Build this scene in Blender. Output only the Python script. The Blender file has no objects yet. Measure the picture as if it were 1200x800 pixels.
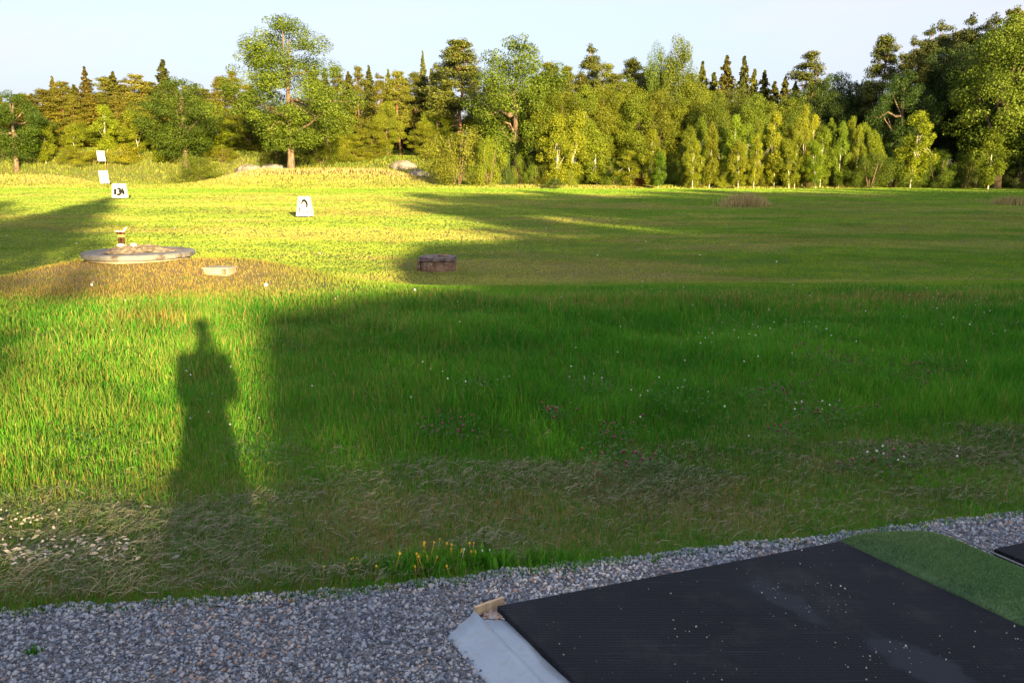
import bpy, math, random
import numpy as np
from mathutils import Vector, Matrix, Quaternion

random.seed(5); RS = np.random.RandomState(11)
sc = bpy.context.scene
C = sc.collection
R = math.radians
PI = math.pi

# ------------------------------------------------------------------ camera
F = 1000.0; HOR = 200.0; CAMZ = 1.6
PITCH = math.atan((400-HOR)/F)
cd = bpy.data.cameras.new('camera'); cam = bpy.data.objects.new('camera', cd); C.objects.link(cam)
cd.sensor_width = 36; cd.lens = 36*F/1200; cd.clip_start = 0.02; cd.clip_end = 9000
cam.location = (0, 0, CAMZ); cam.rotation_euler = (PI/2-PITCH, 0, 0)
sc.camera = cam

def ray(px, py):
    cx = (px-600)/F; up = (400-py)/F
    return cx, math.cos(PITCH)+up*math.sin(PITCH), -math.sin(PITCH)+up*math.cos(PITCH)
def onz(px, py, z=0.0):
    x, y, v = ray(px, py); t = (z-CAMZ)/v
    return Vector((x*t, y*t, z))
def atd(px, py, d):
    x, y, v = ray(px, py); t = d/y
    return Vector((x*t, d, CAMZ+v*t))
def colx(px, d):
    return (px-600)/F*d*1.0/ray(px, HOR)[1]

# ------------------------------------------------------------------ sun frame
ax, ay, av = ray(241, 396)
AZ = math.atan2(-ax, ay); EL = math.atan2(-av, math.hypot(ax, ay))
D = np.array([-math.sin(AZ), math.cos(AZ)]); U = np.array([math.cos(AZ), math.sin(AZ)])
TE = math.tan(EL)

# ------------------------------------------------------------------ noise
_T = RS.rand(256, 256)
def vn(x, y):
    xi = np.floor(x).astype(int); yi = np.floor(y).astype(int)
    fx = x-xi; fy = y-yi; fx = fx*fx*(3-2*fx); fy = fy*fy*(3-2*fy)
    a = _T[xi % 256, yi % 256]; b = _T[(xi+1) % 256, yi % 256]
    c = _T[xi % 256, (yi+1) % 256]; d = _T[(xi+1) % 256, (yi+1) % 256]
    return (a*(1-fx)+b*fx)*(1-fy)+(c*(1-fx)+d*fx)*fy
def fbm(x, y, o=4):
    s = 0; a = .5; t = 0
    for i in range(o):
        s = s+a*vn(x*2**i+17.3*i, y*2**i+9.1*i); t += a; a *= .5
    return s/t
def sst(a, b, x):
    t = np.clip((x-a)/(b-a), 0, 1); return t*t*(3-2*t)

# ------------------------------------------------------------------ terrain
RING = (-6.55, 15.0)
def H(x, y):
    x = np.asarray(x, float); y = np.asarray(y, float)
    dropw = 9.6+0.8*np.sin(x*.21+1)+.015*x*x*(x > 0)*(x < 12)
    base = -1.5*sst(dropw-1.0, dropw+15.0, y)+.5*sst(50, 135, y)
    base = base*sst(-30, 4, y)
    dx = (x+6.0); dx = np.sign(dx)*np.maximum(np.abs(dx)-1.0, 0); dy = y-14.6
    m = np.exp(-(dx/2.0)**2-(np.where(dy < 0, dy/2.3, dy/2.3))**2)
    base = base*(1-m)+m*(.10)
    base = base + .55*np.exp(-((x+12.5)/2.6)**2-((y-15.5)/2.3)**2)
    base = base + .03*(fbm(x*.9, y*.9)-.5)*sst(3.5, 5, y) + .3*(fbm(x*.07+5, y*.07)-.5)*sst(18, 40, y)
    left = 1-sst(-10, 35, x)
    base = base + 2.7*np.exp(-(np.maximum(np.abs(x+32)-9, 0)/9)**2-((y-147)/8.0)**2)
    base = base + 1.6*np.exp(-(np.maximum(-x-78, 0)*0+np.maximum(x+76, 0)/7)**2-((y-141)/6)**2)
    base = base + 2.2*np.exp(-(np.maximum(np.abs(x+78)-22, 0)/9)**2-((y-166)/9)**2)
    base = base + left*(5.2*sst(149, 174, y)+5*sst(174, 240, y))+60*sst(230, 1500, np.hypot(x, y))*0.2
    return base
def h1(x, y): return float(H(np.array([x]), np.array([y]))[0])

GA = onz(0, 716); GB = onz(1200, 601); GM = onz(420, 690)
def gy(x):   # border of the gravel
    x = np.asarray(x, float)
    s1 = (GM.y-GA.y)/(GM.x-GA.x); s2 = (GB.y-GM.y)/(GB.x-GM.x)
    return np.where(x < GM.x, GM.y+s1*(x-GM.x), GM.y+s2*(x-GM.x)) - .06 + .05*(fbm(x*3, x*0+3.)-.5) + .05*(fbm(x*11, x*0+7.)-.5)

def dryness(x, y):
    # 1 = straw, 0 = green
    x = np.asarray(x, float); y = np.asarray(y, float)
    g = gy(x)
    n = fbm(x*1.1, y*2.0); n2 = fbm(x*.35+40, y*.35)
    e = y-g
    strip = sst(.05, .25, e)*(1-sst(.9, 1.6, e+.9*(n-.5)))*(.25+.65*sst(.4, .65, n))*.65
    m = np.exp(-((x+5.9)/3.1)**4-((y-13.4)/2.4)**4)
    mound = np.clip(m*(.6+.8*n), 0, 1)
    nf = fbm(x*.10, y*.22+3); nf2 = fbm(x*.6, y*1.0+3)
    field = sst(16, 26, y)*(1-sst(105, 122, y))*np.clip(sst(.44, .64, .7*nf+.35*nf2)*(.62-.2*sst(6, 20, x)), .22*(1-sst(-2, 14, x)), 1)  # dry streaks; extra yellow at left and green at right repeat sun and shade
    ridge = np.exp(-((y-10.8)/1.0)**2)*sst(-2, 1, x)*1.1*n
    tall = sst(124, 131, y)*(.35+.6*n2)*(.7+.3*sst(-8, 8, x))
    patch = .9*np.exp(-((x+3.9)/.55)**2-((y-8.95)/.28)**2)
    return np.clip(np.maximum.reduce([strip, mound, field, ridge, tall, patch]), 0, 1)

# ------------------------------------------------------------------ mesh helpers
def np_mesh(name, V, L, n, attrs=None, smooth=False):
    me = bpy.data.meshes.new(name)
    V = np.ascontiguousarray(V, dtype=np.float32); L = np.ascontiguousarray(L, dtype=np.int32); n = np.asarray(n, dtype=np.int32)
    me.vertices.add(len(V)); me.vertices.foreach_set('co', V.ravel())
    me.loops.add(len(L)); me.loops.foreach_set('vertex_index', L)
    me.polygons.add(len(n))
    st = np.zeros(len(n), np.int32); st[1:] = np.cumsum(n)[:-1]
    me.polygons.foreach_set('loop_start', st)
    if smooth: me.polygons.foreach_set('use_smooth', np.ones(len(n), bool))
    me.update(calc_edges=True)
    for k, a in (attrs or {}).items():
        at = me.attributes.new(k, 'FLOAT', 'POINT'); at.data.foreach_set('value', np.ascontiguousarray(a, dtype=np.float32))
    return me
def link(name, me, mat=None, parent=None, loc=None):
    o = bpy.data.objects.new(name, me); C.objects.link(o)
    if mat is not None and not me.materials: me.materials.append(mat)
    if parent: o.parent = parent
    if loc is not None: o.location = loc
    return o
def tag(o, label, cat, group=None, kind=None):
    if label: o['label'] = label
    if cat: o['category'] = cat
    if group: o['group'] = group
    if kind: o['kind'] = kind
    return o
def empty(name, loc, rz=0, label=None, cat=None, group=None):
    o = bpy.data.objects.new(name, None); C.objects.link(o); o.location = loc; o.rotation_euler = (0, 0, rz)
    o.empty_display_size = .2
    return tag(o, label, cat, group)

def hit(px, py, up=0.0):
    x, y, v = ray(px, py); t = 2.0
    while t < 400:
        if CAMZ+v*t < h1(x*t, y*t)+up: break
        t += .02 if t < 40 else .2
    return Vector((x*t, y*t, h1(x*t, y*t)))
class MB:
    def __init__(s): s.v = []; s.f = []; s.sm = []
    def add(s, vs, fs, sm=False):
        b = len(s.v); s.v += [tuple(v) for v in vs]; s.f += [tuple(i+b for i in f) for f in fs]; s.sm += [sm]*len(fs)
    def box(s, c, d, M=None):
        vs = []
        for z in (-.5, .5):
            for x, y in ((-.5, -.5), (.5, -.5), (.5, .5), (-.5, .5)):
                p = Vector((x*d[0], y*d[1], z*d[2])); p = (M @ p if M else p)+Vector(c); vs.append(p)
        s.add(vs, [(3, 2, 1, 0), (4, 5, 6, 7), (0, 1, 5, 4), (1, 2, 6, 5), (2, 3, 7, 6), (3, 0, 4, 7)])
    def tube(s, pts, rad, n=8, cap=True):
        vs = []; fs = []; P = [Vector(p) for p in pts]
        for i, p in enumerate(P):
            t = (P[min(i+1, len(P)-1)]-P[max(i-1, 0)]).normalized()
            a = t.orthogonal().normalized() if abs(t.z) < .9 else Vector((1, 0, 0))
            a = (a-t*a.dot(t)).normalized(); b = t.cross(a)
            for k in range(n):
                an = 2*PI*k/n; vs.append(p+(a*math.cos(an)+b*math.sin(an))*rad[i])
        for i in range(len(P)-1):
            for k in range(n):
                fs.append((i*n+k, i*n+(k+1) % n, (i+1)*n+(k+1) % n, (i+1)*n+k))
        if cap:
            fs.append(tuple(range(n-1, -1, -1))); fs.append(tuple((len(P)-1)*n+k for k in range(n)))
        s.add(vs, fs, True)
    def lathe(s, prof, n=32, c=(0, 0, 0), jit=0.0, sx=1, sy=1):
        vs = []; fs = []
        for (r, z) in prof:
            for k in range(n):
                an = 2*PI*k/n; j = 1+jit*(random.random()-.5)
                vs.append((c[0]+r*j*math.cos(an)*sx, c[1]+r*j*math.sin(an)*sy, c[2]+z+jit*.15*(random.random()-.5)))
        for i in range(len(prof)-1):
            for k in range(n): fs.append((i*n+k, i*n+(k+1) % n, (i+1)*n+(k+1) % n, (i+1)*n+k))
        fs.append(tuple(range(n-1, -1, -1))); fs.append(tuple((len(prof)-1)*n+k for k in range(n)))
        s.add(vs, fs, False)
    def build(s, name, mat, parent=None, loc=None, bevel=0, smooth=None):
        me = bpy.data.meshes.new(name); me.from_pydata(s.v, [], s.f)
        me.polygons.foreach_set('use_smooth', [bool(x) if smooth is None else smooth for x in s.sm]); me.update()
        o = link(name, me, mat, parent, loc)
        if bevel:
            m = o.modifiers.new('b', 'BEVEL'); m.width = bevel; m.segments = 2; m.limit_method = 'ANGLE'
        return o

# ------------------------------------------------------------------ materials
def mat(name, rough=.8, spec=.3):
    m = bpy.data.materials.new(name); m.use_nodes = True
    b = m.node_tree.nodes['Principled BSDF']
    b.inputs['Roughness'].default_value = rough; b.inputs['Specular IOR Level'].default_value = spec
    return m, m.node_tree.nodes, m.node_tree.links, b
def noise_col(name, c1, c2, scale=5, detail=6, rough=.85, bump=0, bscale=None, c3=None, s3=20, coords='Object', stretch=None, spec=.3, dist=.02, lo=.35, hi=.65):
    m, N, L, b = mat(name, rough, spec)
    tc = N.new('ShaderNodeTexCoord'); out = tc.outputs[coords]
    if stretch:
        mp = N.new('ShaderNodeMapping'); mp.inputs['Scale'].default_value = stretch; L.new(out, mp.inputs[0]); out = mp.outputs[0]
    n = N.new('ShaderNodeTexNoise'); n.inputs['Scale'].default_value = scale; n.inputs['Detail'].default_value = detail; L.new(out, n.inputs[0])
    r = N.new('ShaderNodeValToRGB'); r.color_ramp.elements[0].position = lo; r.color_ramp.elements[1].position = hi
    r.color_ramp.elements[0].color = (*c1, 1); r.color_ramp.elements[1].color = (*c2, 1); L.new(n.outputs[0], r.inputs[0])
    col = r.outputs[0]
    if c3:
        n3 = N.new('ShaderNodeTexNoise'); n3.inputs['Scale'].default_value = s3; n3.inputs['Detail'].default_value = 4; L.new(out, n3.inputs[0])
        r3 = N.new('ShaderNodeValToRGB'); r3.color_ramp.elements[0].position = .52; r3.color_ramp.elements[1].position = .66; L.new(n3.outputs[0], r3.inputs[0])
        mx = N.new('ShaderNodeMix'); mx.data_type = 'RGBA'; L.new(r3.outputs[0], mx.inputs[0]); L.new(col, mx.inputs[6]); mx.inputs[7].default_value = (*c3, 1); col = mx.outputs[2]
    L.new(col, b.inputs['Base Color'])
    if bump:
        nb = N.new('ShaderNodeTexNoise'); nb.inputs['Scale'].default_value = bscale or scale*4; nb.inputs['Detail'].default_value = 6; L.new(out, nb.inputs[0])
        bp = N.new('ShaderNodeBump'); bp.inputs['Strength'].default_value = bump; bp.inputs['Distance'].default_value = dist
        L.new(nb.outputs[0], bp.inputs['Height']); L.new(bp.outputs[0], b.inputs['Normal'])
    return m
def mixn(N, L, f, a, b_):
    mx = N.new('ShaderNodeMix'); mx.data_type = 'RGBA'
    for s, i in ((f, 0), (a, 6), (b_, 7)):
        if isinstance(s, (int, float)): mx.inputs[i].default_value = s
        elif isinstance(s, tuple): mx.inputs[i].default_value = (*s, 1)
        else: L.new(s, mx.inputs[i])
    return mx.outputs[2]
def attr(N, name):
    a = N.new('ShaderNodeAttribute'); a.attribute_name = name; return a.outputs['Fac']

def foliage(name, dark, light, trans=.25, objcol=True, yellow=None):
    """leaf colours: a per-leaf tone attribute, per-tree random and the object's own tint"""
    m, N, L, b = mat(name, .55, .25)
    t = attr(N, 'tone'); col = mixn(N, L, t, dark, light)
    oi = N.new('ShaderNodeObjectInfo')
    if objcol:
        mu = N.new('ShaderNodeMix'); mu.data_type = 'RGBA'; mu.blend_type = 'MULTIPLY'; mu.inputs[0].default_value = 1
        L.new(col, mu.inputs[6]); L.new(oi.outputs['Color'], mu.inputs[7]); col = mu.outputs[2]
    hs = N.new('ShaderNodeHueSaturation')
    mr = N.new('ShaderNodeMapRange'); mr.inputs[3].default_value = .8; mr.inputs[4].default_value = 1.2; L.new(oi.outputs['Random'], mr.inputs[0])
    L.new(mr.outputs[0], hs.inputs['Value']); L.new(col, hs.inputs['Color']); col = hs.outputs[0]
    L.new(col, b.inputs['Base Color'])
    tr = N.new('ShaderNodeBsdfTranslucent'); L.new(col, tr.inputs[0])
    ms = N.new('ShaderNodeMixShader'); ms.inputs[0].default_value = trans
    L.new(b.outputs[0], ms.inputs[1]); L.new(tr.outputs[0], ms.inputs[2])
    L.new(ms.outputs[0], N['Material Output'].inputs[0])
    return m

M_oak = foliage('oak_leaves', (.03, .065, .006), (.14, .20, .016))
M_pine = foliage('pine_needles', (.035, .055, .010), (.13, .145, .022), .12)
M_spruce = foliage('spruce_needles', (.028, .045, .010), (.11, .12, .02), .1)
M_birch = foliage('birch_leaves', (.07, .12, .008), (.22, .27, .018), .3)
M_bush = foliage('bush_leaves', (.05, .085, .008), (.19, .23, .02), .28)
M_bark = noise_col('grey_brown_bark', (.08, .055, .035), (.22, .165, .115), 3, stretch=(4, 4, .6), bump=.6)
M_pbark = noise_col('pine_bark', (.12, .06, .035), (.30, .16, .085), 2, stretch=(4, 4, .8), bump=.6)
M_bbark = noise_col('birch_bark', (.55, .52, .46), (.78, .75, .68), 2, c3=(.06, .05, .045), s3=3, stretch=(1, 1, 5), bump=.2)

def grass_mat(name, g1, g2, d1, d2, trans=.35):
    m, N, L, b = mat(name, .6, .2)
    t = attr(N, 'tone'); dry = attr(N, 'dry'); hgt = attr(N, 'tip')
    green = mixn(N, L, t, g1, g2); straw = mixn(N, L, t, d1, d2)
    geo = N.new('ShaderNodeNewGeometry')
    n = N.new('ShaderNodeTexNoise'); n.inputs['Scale'].default_value = .55; n.inputs['Detail'].default_value = 5; L.new(geo.outputs['Position'], n.inputs[0])
    r = N.new('ShaderNodeValToRGB'); r.color_ramp.elements[0].position = .38; r.color_ramp.elements[1].position = .66
    r.color_ramp.elements[0].color = (.68, .9, .75, 1); r.color_ramp.elements[1].color = (1.25, 1.15, 1.0, 1); L.new(n.outputs[0], r.inputs[0])
    mu = N.new('ShaderNodeMix'); mu.data_type = 'RGBA'; mu.blend_type = 'MULTIPLY'; mu.inputs[0].default_value = 1
    L.new(green, mu.inputs[6]); L.new(r.outputs[0], mu.inputs[7])
    col = mixn(N, L, dry, mu.outputs[2], straw)
    L.new(col, b.inputs['Base Color'])
    tr = N.new('ShaderNodeBsdfTranslucent'); L.new(col, tr.inputs[0])
    ms = N.new('ShaderNodeMixShader'); ms.inputs[0].default_value = trans
    L.new(b.outputs[0], ms.inputs[1]); L.new(tr.outputs[0], ms.inputs[2]); L.new(ms.outputs[0], N['Material Output'].inputs[0])
    return m
M_grass = grass_mat('grass_blades', (.028, .155, .010), (.12, .35, .022), (.22, .14, .035), (.46, .38, .12))
M_field = grass_mat('mown_grass', (.105, .22, .022), (.25, .37, .035), (.27, .18, .05), (.52, .45, .15))
def ground_mat():
    m, N, L, b = mat('meadow_ground', .95, .1)
    dry = attr(N, 'dry'); tc = N.new('ShaderNodeTexCoord')
    n = N.new('ShaderNodeTexNoise'); n.inputs['Scale'].default_value = 6; n.inputs['Detail'].default_value = 8; L.new(tc.outputs['Object'], n.inputs[0])
    n2 = N.new('ShaderNodeTexNoise'); n2.inputs['Scale'].default_value = .25; n2.inputs['Detail'].default_value = 8; L.new(tc.outputs['Object'], n2.inputs[0])
    g = mixn(N, L, n.outputs[0], (.035, .075, .010), (.10, .17, .02)); g = mixn(N, L, n2.outputs[0], g, (.09, .14, .02))
    s = mixn(N, L, n.outputs[0], (.12, .085, .04), (.30, .23, .11))
    L.new(mixn(N, L, dry, g, s), b.inputs['Base Color'])
    bp = N.new('ShaderNodeBump'); bp.inputs['Strength'].default_value = .8; bp.inputs['Distance'].default_value = .05
    nb = N.new('ShaderNodeTexNoise'); nb.inputs['Scale'].default_value = 18; nb.inputs['Detail'].default_value = 6; L.new(tc.outputs['Object'], nb.inputs[0])
    L.new(nb.outputs[0], bp.inputs['Height']); L.new(bp.outputs[0], b.inputs['Normal'])
    return m
M_ground = ground_mat()

# ------------------------------------------------------------------ ground sheet
rr = np.concatenate([[0.0], np.geomspace(.6, 6000, 330)]); na = 560
an = np.linspace(0, 2*PI, na, endpoint=False)
X = (rr[:, None]*np.cos(an)[None]).ravel(); Y = (rr[:, None]*np.sin(an)[None]).ravel()
Z = H(X, Y)
i = np.arange(len(rr)-1)[:, None]; k = np.arange(na)[None]
q = np.stack([i*na+k, (i+1)*na+k, (i+1)*na+(k+1) % na, i*na+(k+1) % na], -1).reshape(-1, 4)
g = np_mesh('ground', np.stack([X, Y, Z], 1), q.ravel(), np.full(len(q), 4), {'dry': dryness(X, Y)}, True)
go = link('ground', g, M_ground); tag(go, None, None, kind='structure')

# gravel sheet
M_gravelbed = noise_col('gravel_bed', (.05, .052, .06), (.22, .22, .23), 90, 4, bump=1, bscale=120, dist=.01)
mb = MB(); xs = np.linspace(-6, 7, 200); ys_b = gy(xs)
vs = []; fs = []
for a, (x, yb) in enumerate(zip(xs, ys_b)):
    for b_, t in enumerate((1, .8, .5, .2, 0, -.6)):
        y = yb*t if t >= 0 else -3.0
        vs.append((x, y, h1(x, y)+.006))
n6 = 6
for a in range(len(xs)-1):
    for b_ in range(n6-1): fs.append((a*n6+b_, a*n6+b_+1, (a+1)*n6+b_+1, (a+1)*n6+b_))
mb.add(vs, fs); o = mb.build('gravel_path', M_gravelbed); tag(o, None, None, kind='structure')

# gravel stones
def stones(n, px_, py_, size, zoff=.0, seed=1):
    rs = np.random.RandomState(seed)
    ph = (1+5**.5)/2
    B = np.array([(-1, ph, 0), (1, ph, 0), (-1, -ph, 0), (1, -ph, 0), (0, -1, ph), (0, 1, ph), (0, -1, -ph), (0, 1, -ph), (ph, 0, -1), (ph, 0, 1), (-ph, 0, -1), (-ph, 0, 1)])/1.9
    FC = np.array([(0, 11, 5), (0, 5, 1), (0, 1, 7), (0, 7, 10), (0, 10, 11), (1, 5, 9), (5, 11, 4), (11, 10, 2), (10, 7, 6), (7, 1, 8), (3, 9, 4), (3, 4, 2), (3, 2, 6), (3, 6, 8), (3, 8, 9), (4, 9, 5), (2, 4, 11), (6, 2, 10), (8, 6, 7), (9, 8, 1)])
    V = B[None]*(1+.75*(rs.rand(n, 12, 1)-.5))*size[:, None, None]*.5
    V = V*(np.stack([.8+.6*rs.rand(n), .7+.5*rs.rand(n), .45+.4*rs.rand(n)], 1)[:, None])
    qx = rs.randn(n, 4); qx /= np.linalg.norm(qx, axis=1)[:, None]
    qx[:, 1:3] *= .5; qx /= np.linalg.norm(qx, axis=1)[:, None]
    w, x, y, z = qx.T
    M = np.stack([1-2*(y*y+z*z), 2*(x*y-z*w), 2*(x*z+y*w), 2*(x*y+z*w), 1-2*(x*x+z*z), 2*(y*z-x*w), 2*(x*z-y*w), 2*(y*z+x*w), 1-2*(x*x+y*y)], 1).reshape(n, 3, 3)
    V = np.einsum('nij,nkj->nki', M, V)
    V += np.stack([px_, py_, H(px_, py_)+zoff], 1)[:, None]
    L = (FC[None]+(np.arange(n)*12)[:, None, None]).reshape(-1)
    return V.reshape(-1, 3), L, np.full(n*20, 3), np.repeat(rs.rand(n), 12)
def stone_mat(name):
    m, N, L, b = mat(name, .75, .3)
    t = attr(N, 'tone'); r = N.new('ShaderNodeValToRGB'); L.new(t, r.inputs[0]); cr = r.color_ramp
    cr.elements[0].position = 0; cr.elements[0].color = (.06, .075, .105, 1); cr.elements[1].position = 1; cr.elements[1].color = (.62, .60, .57, 1)
    for p, c in ((.35, (.19, .225, .28)), (.6, (.32, .36, .42)), (.8, (.45, .44, .44)), (.88, (.40, .27, .20)), (.93, (.30, .20, .15))):
        e = cr.elements.new(p); e.color = (*c, 1)
    tc = N.new('ShaderNodeTexCoord'); n = N.new('ShaderNodeTexNoise'); n.inputs['Scale'].default_value = 160; n.inputs['Detail'].default_value = 4; L.new(tc.outputs['Object'], n.inputs[0])
    mr = N.new('ShaderNodeMapRange'); mr.inputs[3].default_value = .65; mr.inputs[4].default_value = 1.35; L.new(n.outputs[0], mr.inputs[0])
    hs = N.new('ShaderNodeHueSaturation'); L.new(mr.outputs[0], hs.inputs['Value']); L.new(r.outputs[0], hs.inputs['Color']); L.new(hs.outputs[0], b.inputs['Base Color'])
    return m
M_stone = stone_mat('crushed_stone')
n = 120000; rs = np.random.RandomState(3)
gx = rs.uniform(-3.2, 4.4, n); t = rs.rand(n); gyy = gy(gx)+.06 - t*1.5
gyy = np.where(rs.rand(n) < .04, gy(gx)+rs.rand(n)*.07, gyy)
siz = .006+.014*rs.rand(n)**2.6
V, L_, nn, tone = stones(n, gx, gyy, siz, .008, 5)
fb_ = np.repeat(fbm(gx*2.2+4, gyy*2.2), 12); tone = np.clip(tone*(.55+.75*fb_)+.25*(fb_ > .60)*tone, 0, 1)
o = link('gravel', np_mesh('gravel', V, L_, nn, {'tone': tone}), M_stone)
tag(o, 'grey crushed stone gravel beside the mats', 'gravel', kind='stuff')

# ------------------------------------------------------------------ grass
excl = [(RING[0], RING[1], .95)]
def blades(name, X_, Y_, h, w, dry, lean=.35, seed=2, tone=None, zb=None, segs=True, leanv=None):
    n = len(X_); rs = np.random.RandomState(seed)
    a = rs.rand(n)*2*PI; la = rs.rand(n)*2*PI; ln = np.abs(rs.randn(n))*lean*h if leanv is None else leanv
    wx = np.cos(a)*w/2; wy = np.sin(a)*w/2; lx = np.cos(la)*ln; ly = np.sin(la)*ln
    z = (H(X_, Y_) if zb is None else zb)-.004
    V = np.zeros((n, 5, 3))
    V[:, 0] = np.stack([X_-wx, Y_-wy, z], 1); V[:, 1] = np.stack([X_+wx, Y_+wy, z], 1)
    V[:, 2] = np.stack([X_+wx*.8+lx*.35, Y_+wy*.8+ly*.35, z+h*.6], 1); V[:, 3] = np.stack([X_-wx*.8+lx*.35, Y_-wy*.8+ly*.35, z+h*.6], 1)
    V[:, 4] = np.stack([X_+lx, Y_+ly, z+h*np.sqrt(np.clip(1-.3*(ln/np.maximum(h, 1e-4))**2, .15, 1))], 1)
    b = (np.arange(n)*5)[:, None]
    L = (b+np.array([[0, 1, 2, 3, 3, 2, 4]])).ravel(); nn = np.tile([4, 3], n)
    if tone is None: tone = rs.rand(n)
    return np_mesh(name, V.reshape(-1, 3), L, nn, {'tone': np.repeat(tone, 5), 'dry': np.repeat(dry, 5), 'tip': np.tile([0, 0, .6, .6, 1.], n)})
def scatter(n, y0, y1, seed, p=1.7, m=2.0):
    rs = np.random.RandomState(seed)
    # density ~ 1/y^p over a wedge wider than the view
    u = rs.rand(n); e = 2-p
    y = (y0**e+u*(y1**e-y0**e))**(1/e)
    x = rs.uniform(-1, 1, n)*(.68*y+m)
    return x, y
def keep(x, y):
    k = y > gy(x)+.02*np.sin(x*40)
    for cx, cy, r in excl: k &= (x-cx)**2+(y-cy)**2 > r*r
    return k
# near meadow
x, y = scatter(420000, 2.6, 16.5, 21, 1.55, 1.0); k = keep(x, y) & (np.random.RandomState(2).rand(len(x)) > sst(8.8, 14, y)); x = x[k]; y = y[k]
rs = np.random.RandomState(8)
e = y-gy(x); n1 = fbm(x*1.5, y*1.5); n2 = fbm(x*5, y*5)
dr = dryness(x, y)
tall = sst(1.0, 2.2, e+.9*(n1-.5)); mnd = np.exp(-((x+5.9)/3.1)**4-((y-13.4)/2.4)**4)
h = (.025+.03*n2)+tall*(.03+.065*sst(.3, .7, n1))*(1-sst(10, 13, y)*.45)
h *= (.5+.8*rs.rand(len(x)))*(1-.35*mnd)*(.45+1.15*fbm(x*2.6+1, y*2.6+4))*np.where(rs.rand(len(x)) < .012, 1.7, 1)
drb = (rs.rand(len(x)) < dr*.85+.03).astype(float)*(.6+.4*rs.rand(len(x)))
tone = np.clip(.25+.5*rs.rand(len(x))+.9*(fbm(x*.8+9, y*.8)-.5)+.5*(n2-.5), 0, 1)*(1-.65*mnd)
w = np.maximum(.0028, .00085*y)*(.6+.8*rs.rand(len(x)))
lit_mix = (rs.rand(len(x)) < .035+.5*(1-sst(-1.8, .2, x))*(.45+.55*sst(.3, .55, n1)))*rs.uniform(.2, .75, len(x)); drb = np.maximum(drb, lit_mix)  # dry stems, plus sunlit yellow put into the blade colour at left
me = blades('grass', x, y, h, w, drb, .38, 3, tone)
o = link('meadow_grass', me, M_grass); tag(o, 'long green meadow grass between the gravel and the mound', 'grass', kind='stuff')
# field beyond the drop
x, y = scatter(760000, 8.2, 142, 22, 1.66, 4); k = keep(x, y) & (np.random.RandomState(4).rand(len(x)) < sst(8.2, 13, y)); x = x[k]; y = y[k]
rs = np.random.RandomState(9); dr = dryness(x, y); n2 = fbm(x*.7, y*.7)
far = sst(129, 132, y)
nm = fbm(x*.25, y*.5)
h = (.022+.016*rs.rand(len(x))+.022*sst(.5, .7, nm)*(y < 60))*(1+.4*(y < 16))+.00012*y + far*(.2+.4*rs.rand(len(x))*n2)
w = np.maximum(.00075*y*(1+1.3*sst(14, 24, y)), .007)*(.7+.8*rs.rand(len(x)))
drb = np.clip(dr*(.6+.6*rs.rand(len(x))), 0, 1)
tone = np.clip(.25+.5*rs.rand(len(x))+.9*(fbm(x*.15+9, y*.4)-.5), 0, 1)*(1-.8*np.exp(-((x+5.9)/3.1)**4-((y-13.4)/2.4)**4))
me = blades('grass', x, y, h, w, drb, .3, 4, tone)
o = link('field_grass', me, M_field); tag(o, 'short mown grass of the driving range field', 'grass', kind='stuff')
# tall rough along the wood
M_rough = grass_mat('rough_grass', (.10, .15, .02), (.24, .27, .04), (.30, .23, .09), (.55, .43, .19))
x, y = scatter(190000, 132, 205, 24, 1.2, 6); rs = np.random.RandomState(10)
k = (x < 40) | (y < 150); x = x[k]; y = y[k]
n2 = fbm(x*.09+3, y*.12); gm = np.exp(-(np.maximum(np.abs(x+32)-11, 0)/8)**2-((y-144)/9.0)**2)
gl = np.exp(-(np.maximum(x+74, 0)/8)**2-((y-140)/8)**2)
dr = np.clip(.04+1.0*np.maximum(gm*sst(.25, .55, n2+.3), gl)+.6*sst(.45, .6, n2)*(x > -5), 0, 1)*(.6+.5*rs.rand(len(x)))
h = (.22+.38*rs.rand(len(x))*(.4+n2)); w = .0009*y*(.6+1.0*rs.rand(len(x)))
me = blades('grass', x, y, h, w, dr, .3, 5)
o = link('rough_grass', me, M_rough); tag(o, 'tall golden uncut grass on the banks before the wood', 'grass', kind='stuff')

# straw cuttings strip
M_straw = grass_mat('straw', (.06, .13, .035), (.15, .22, .07), (.12, .115, .07), (.33, .32, .22), .1)
rs = np.random.RandomState(31); n = 120000
x = rs.uniform(-3.4, 5.2, n); e = .08+1.9*rs.rand(n)**.9; y = gy(x)+e
dens = (.3+.8*sst(.36, .6, fbm(x*1.3+2, y*2.6)))*(1-sst(.8, 1.6, e+.6*(fbm(x*2, y*2+5)-.5))*.97)
k = rs.rand(n) < dens; x = x[k]; y = y[k]; n = len(x)
ln = .02+.06*rs.rand(n)**1.5; a = rs.rand(n)*PI+.3*rs.randn(n)
zz = H(x, y)+.015+.05*rs.rand(n)*sst(.4, .7, fbm(x*1.3+2, y*2.6))
dx = np.cos(a)*ln/2; dy = np.sin(a)*ln/2; w = .0009+.001*rs.rand(n); dz = rs.randn(n)*.012; bow = rs.randn(n)*.006
V = np.zeros((n, 6, 3))
for j, (s, bb) in enumerate(((-1, 0), (0, 1), (1, 0))):
    V[:, 2*j] = np.stack([x+dx*s-np.sin(a)*bow*bb, y+dy*s+np.cos(a)*bow*bb, zz+dz*s+.008*bb], 1)
    V[:, 2*j+1] = V[:, 2*j]+np.stack([-np.sin(a)*w, np.cos(a)*w, w*1.2], 1)
L_ = ((np.arange(n)*6)[:, None]+np.array([[0, 1, 3, 2, 2, 3, 5, 4]])).ravel()
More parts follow.
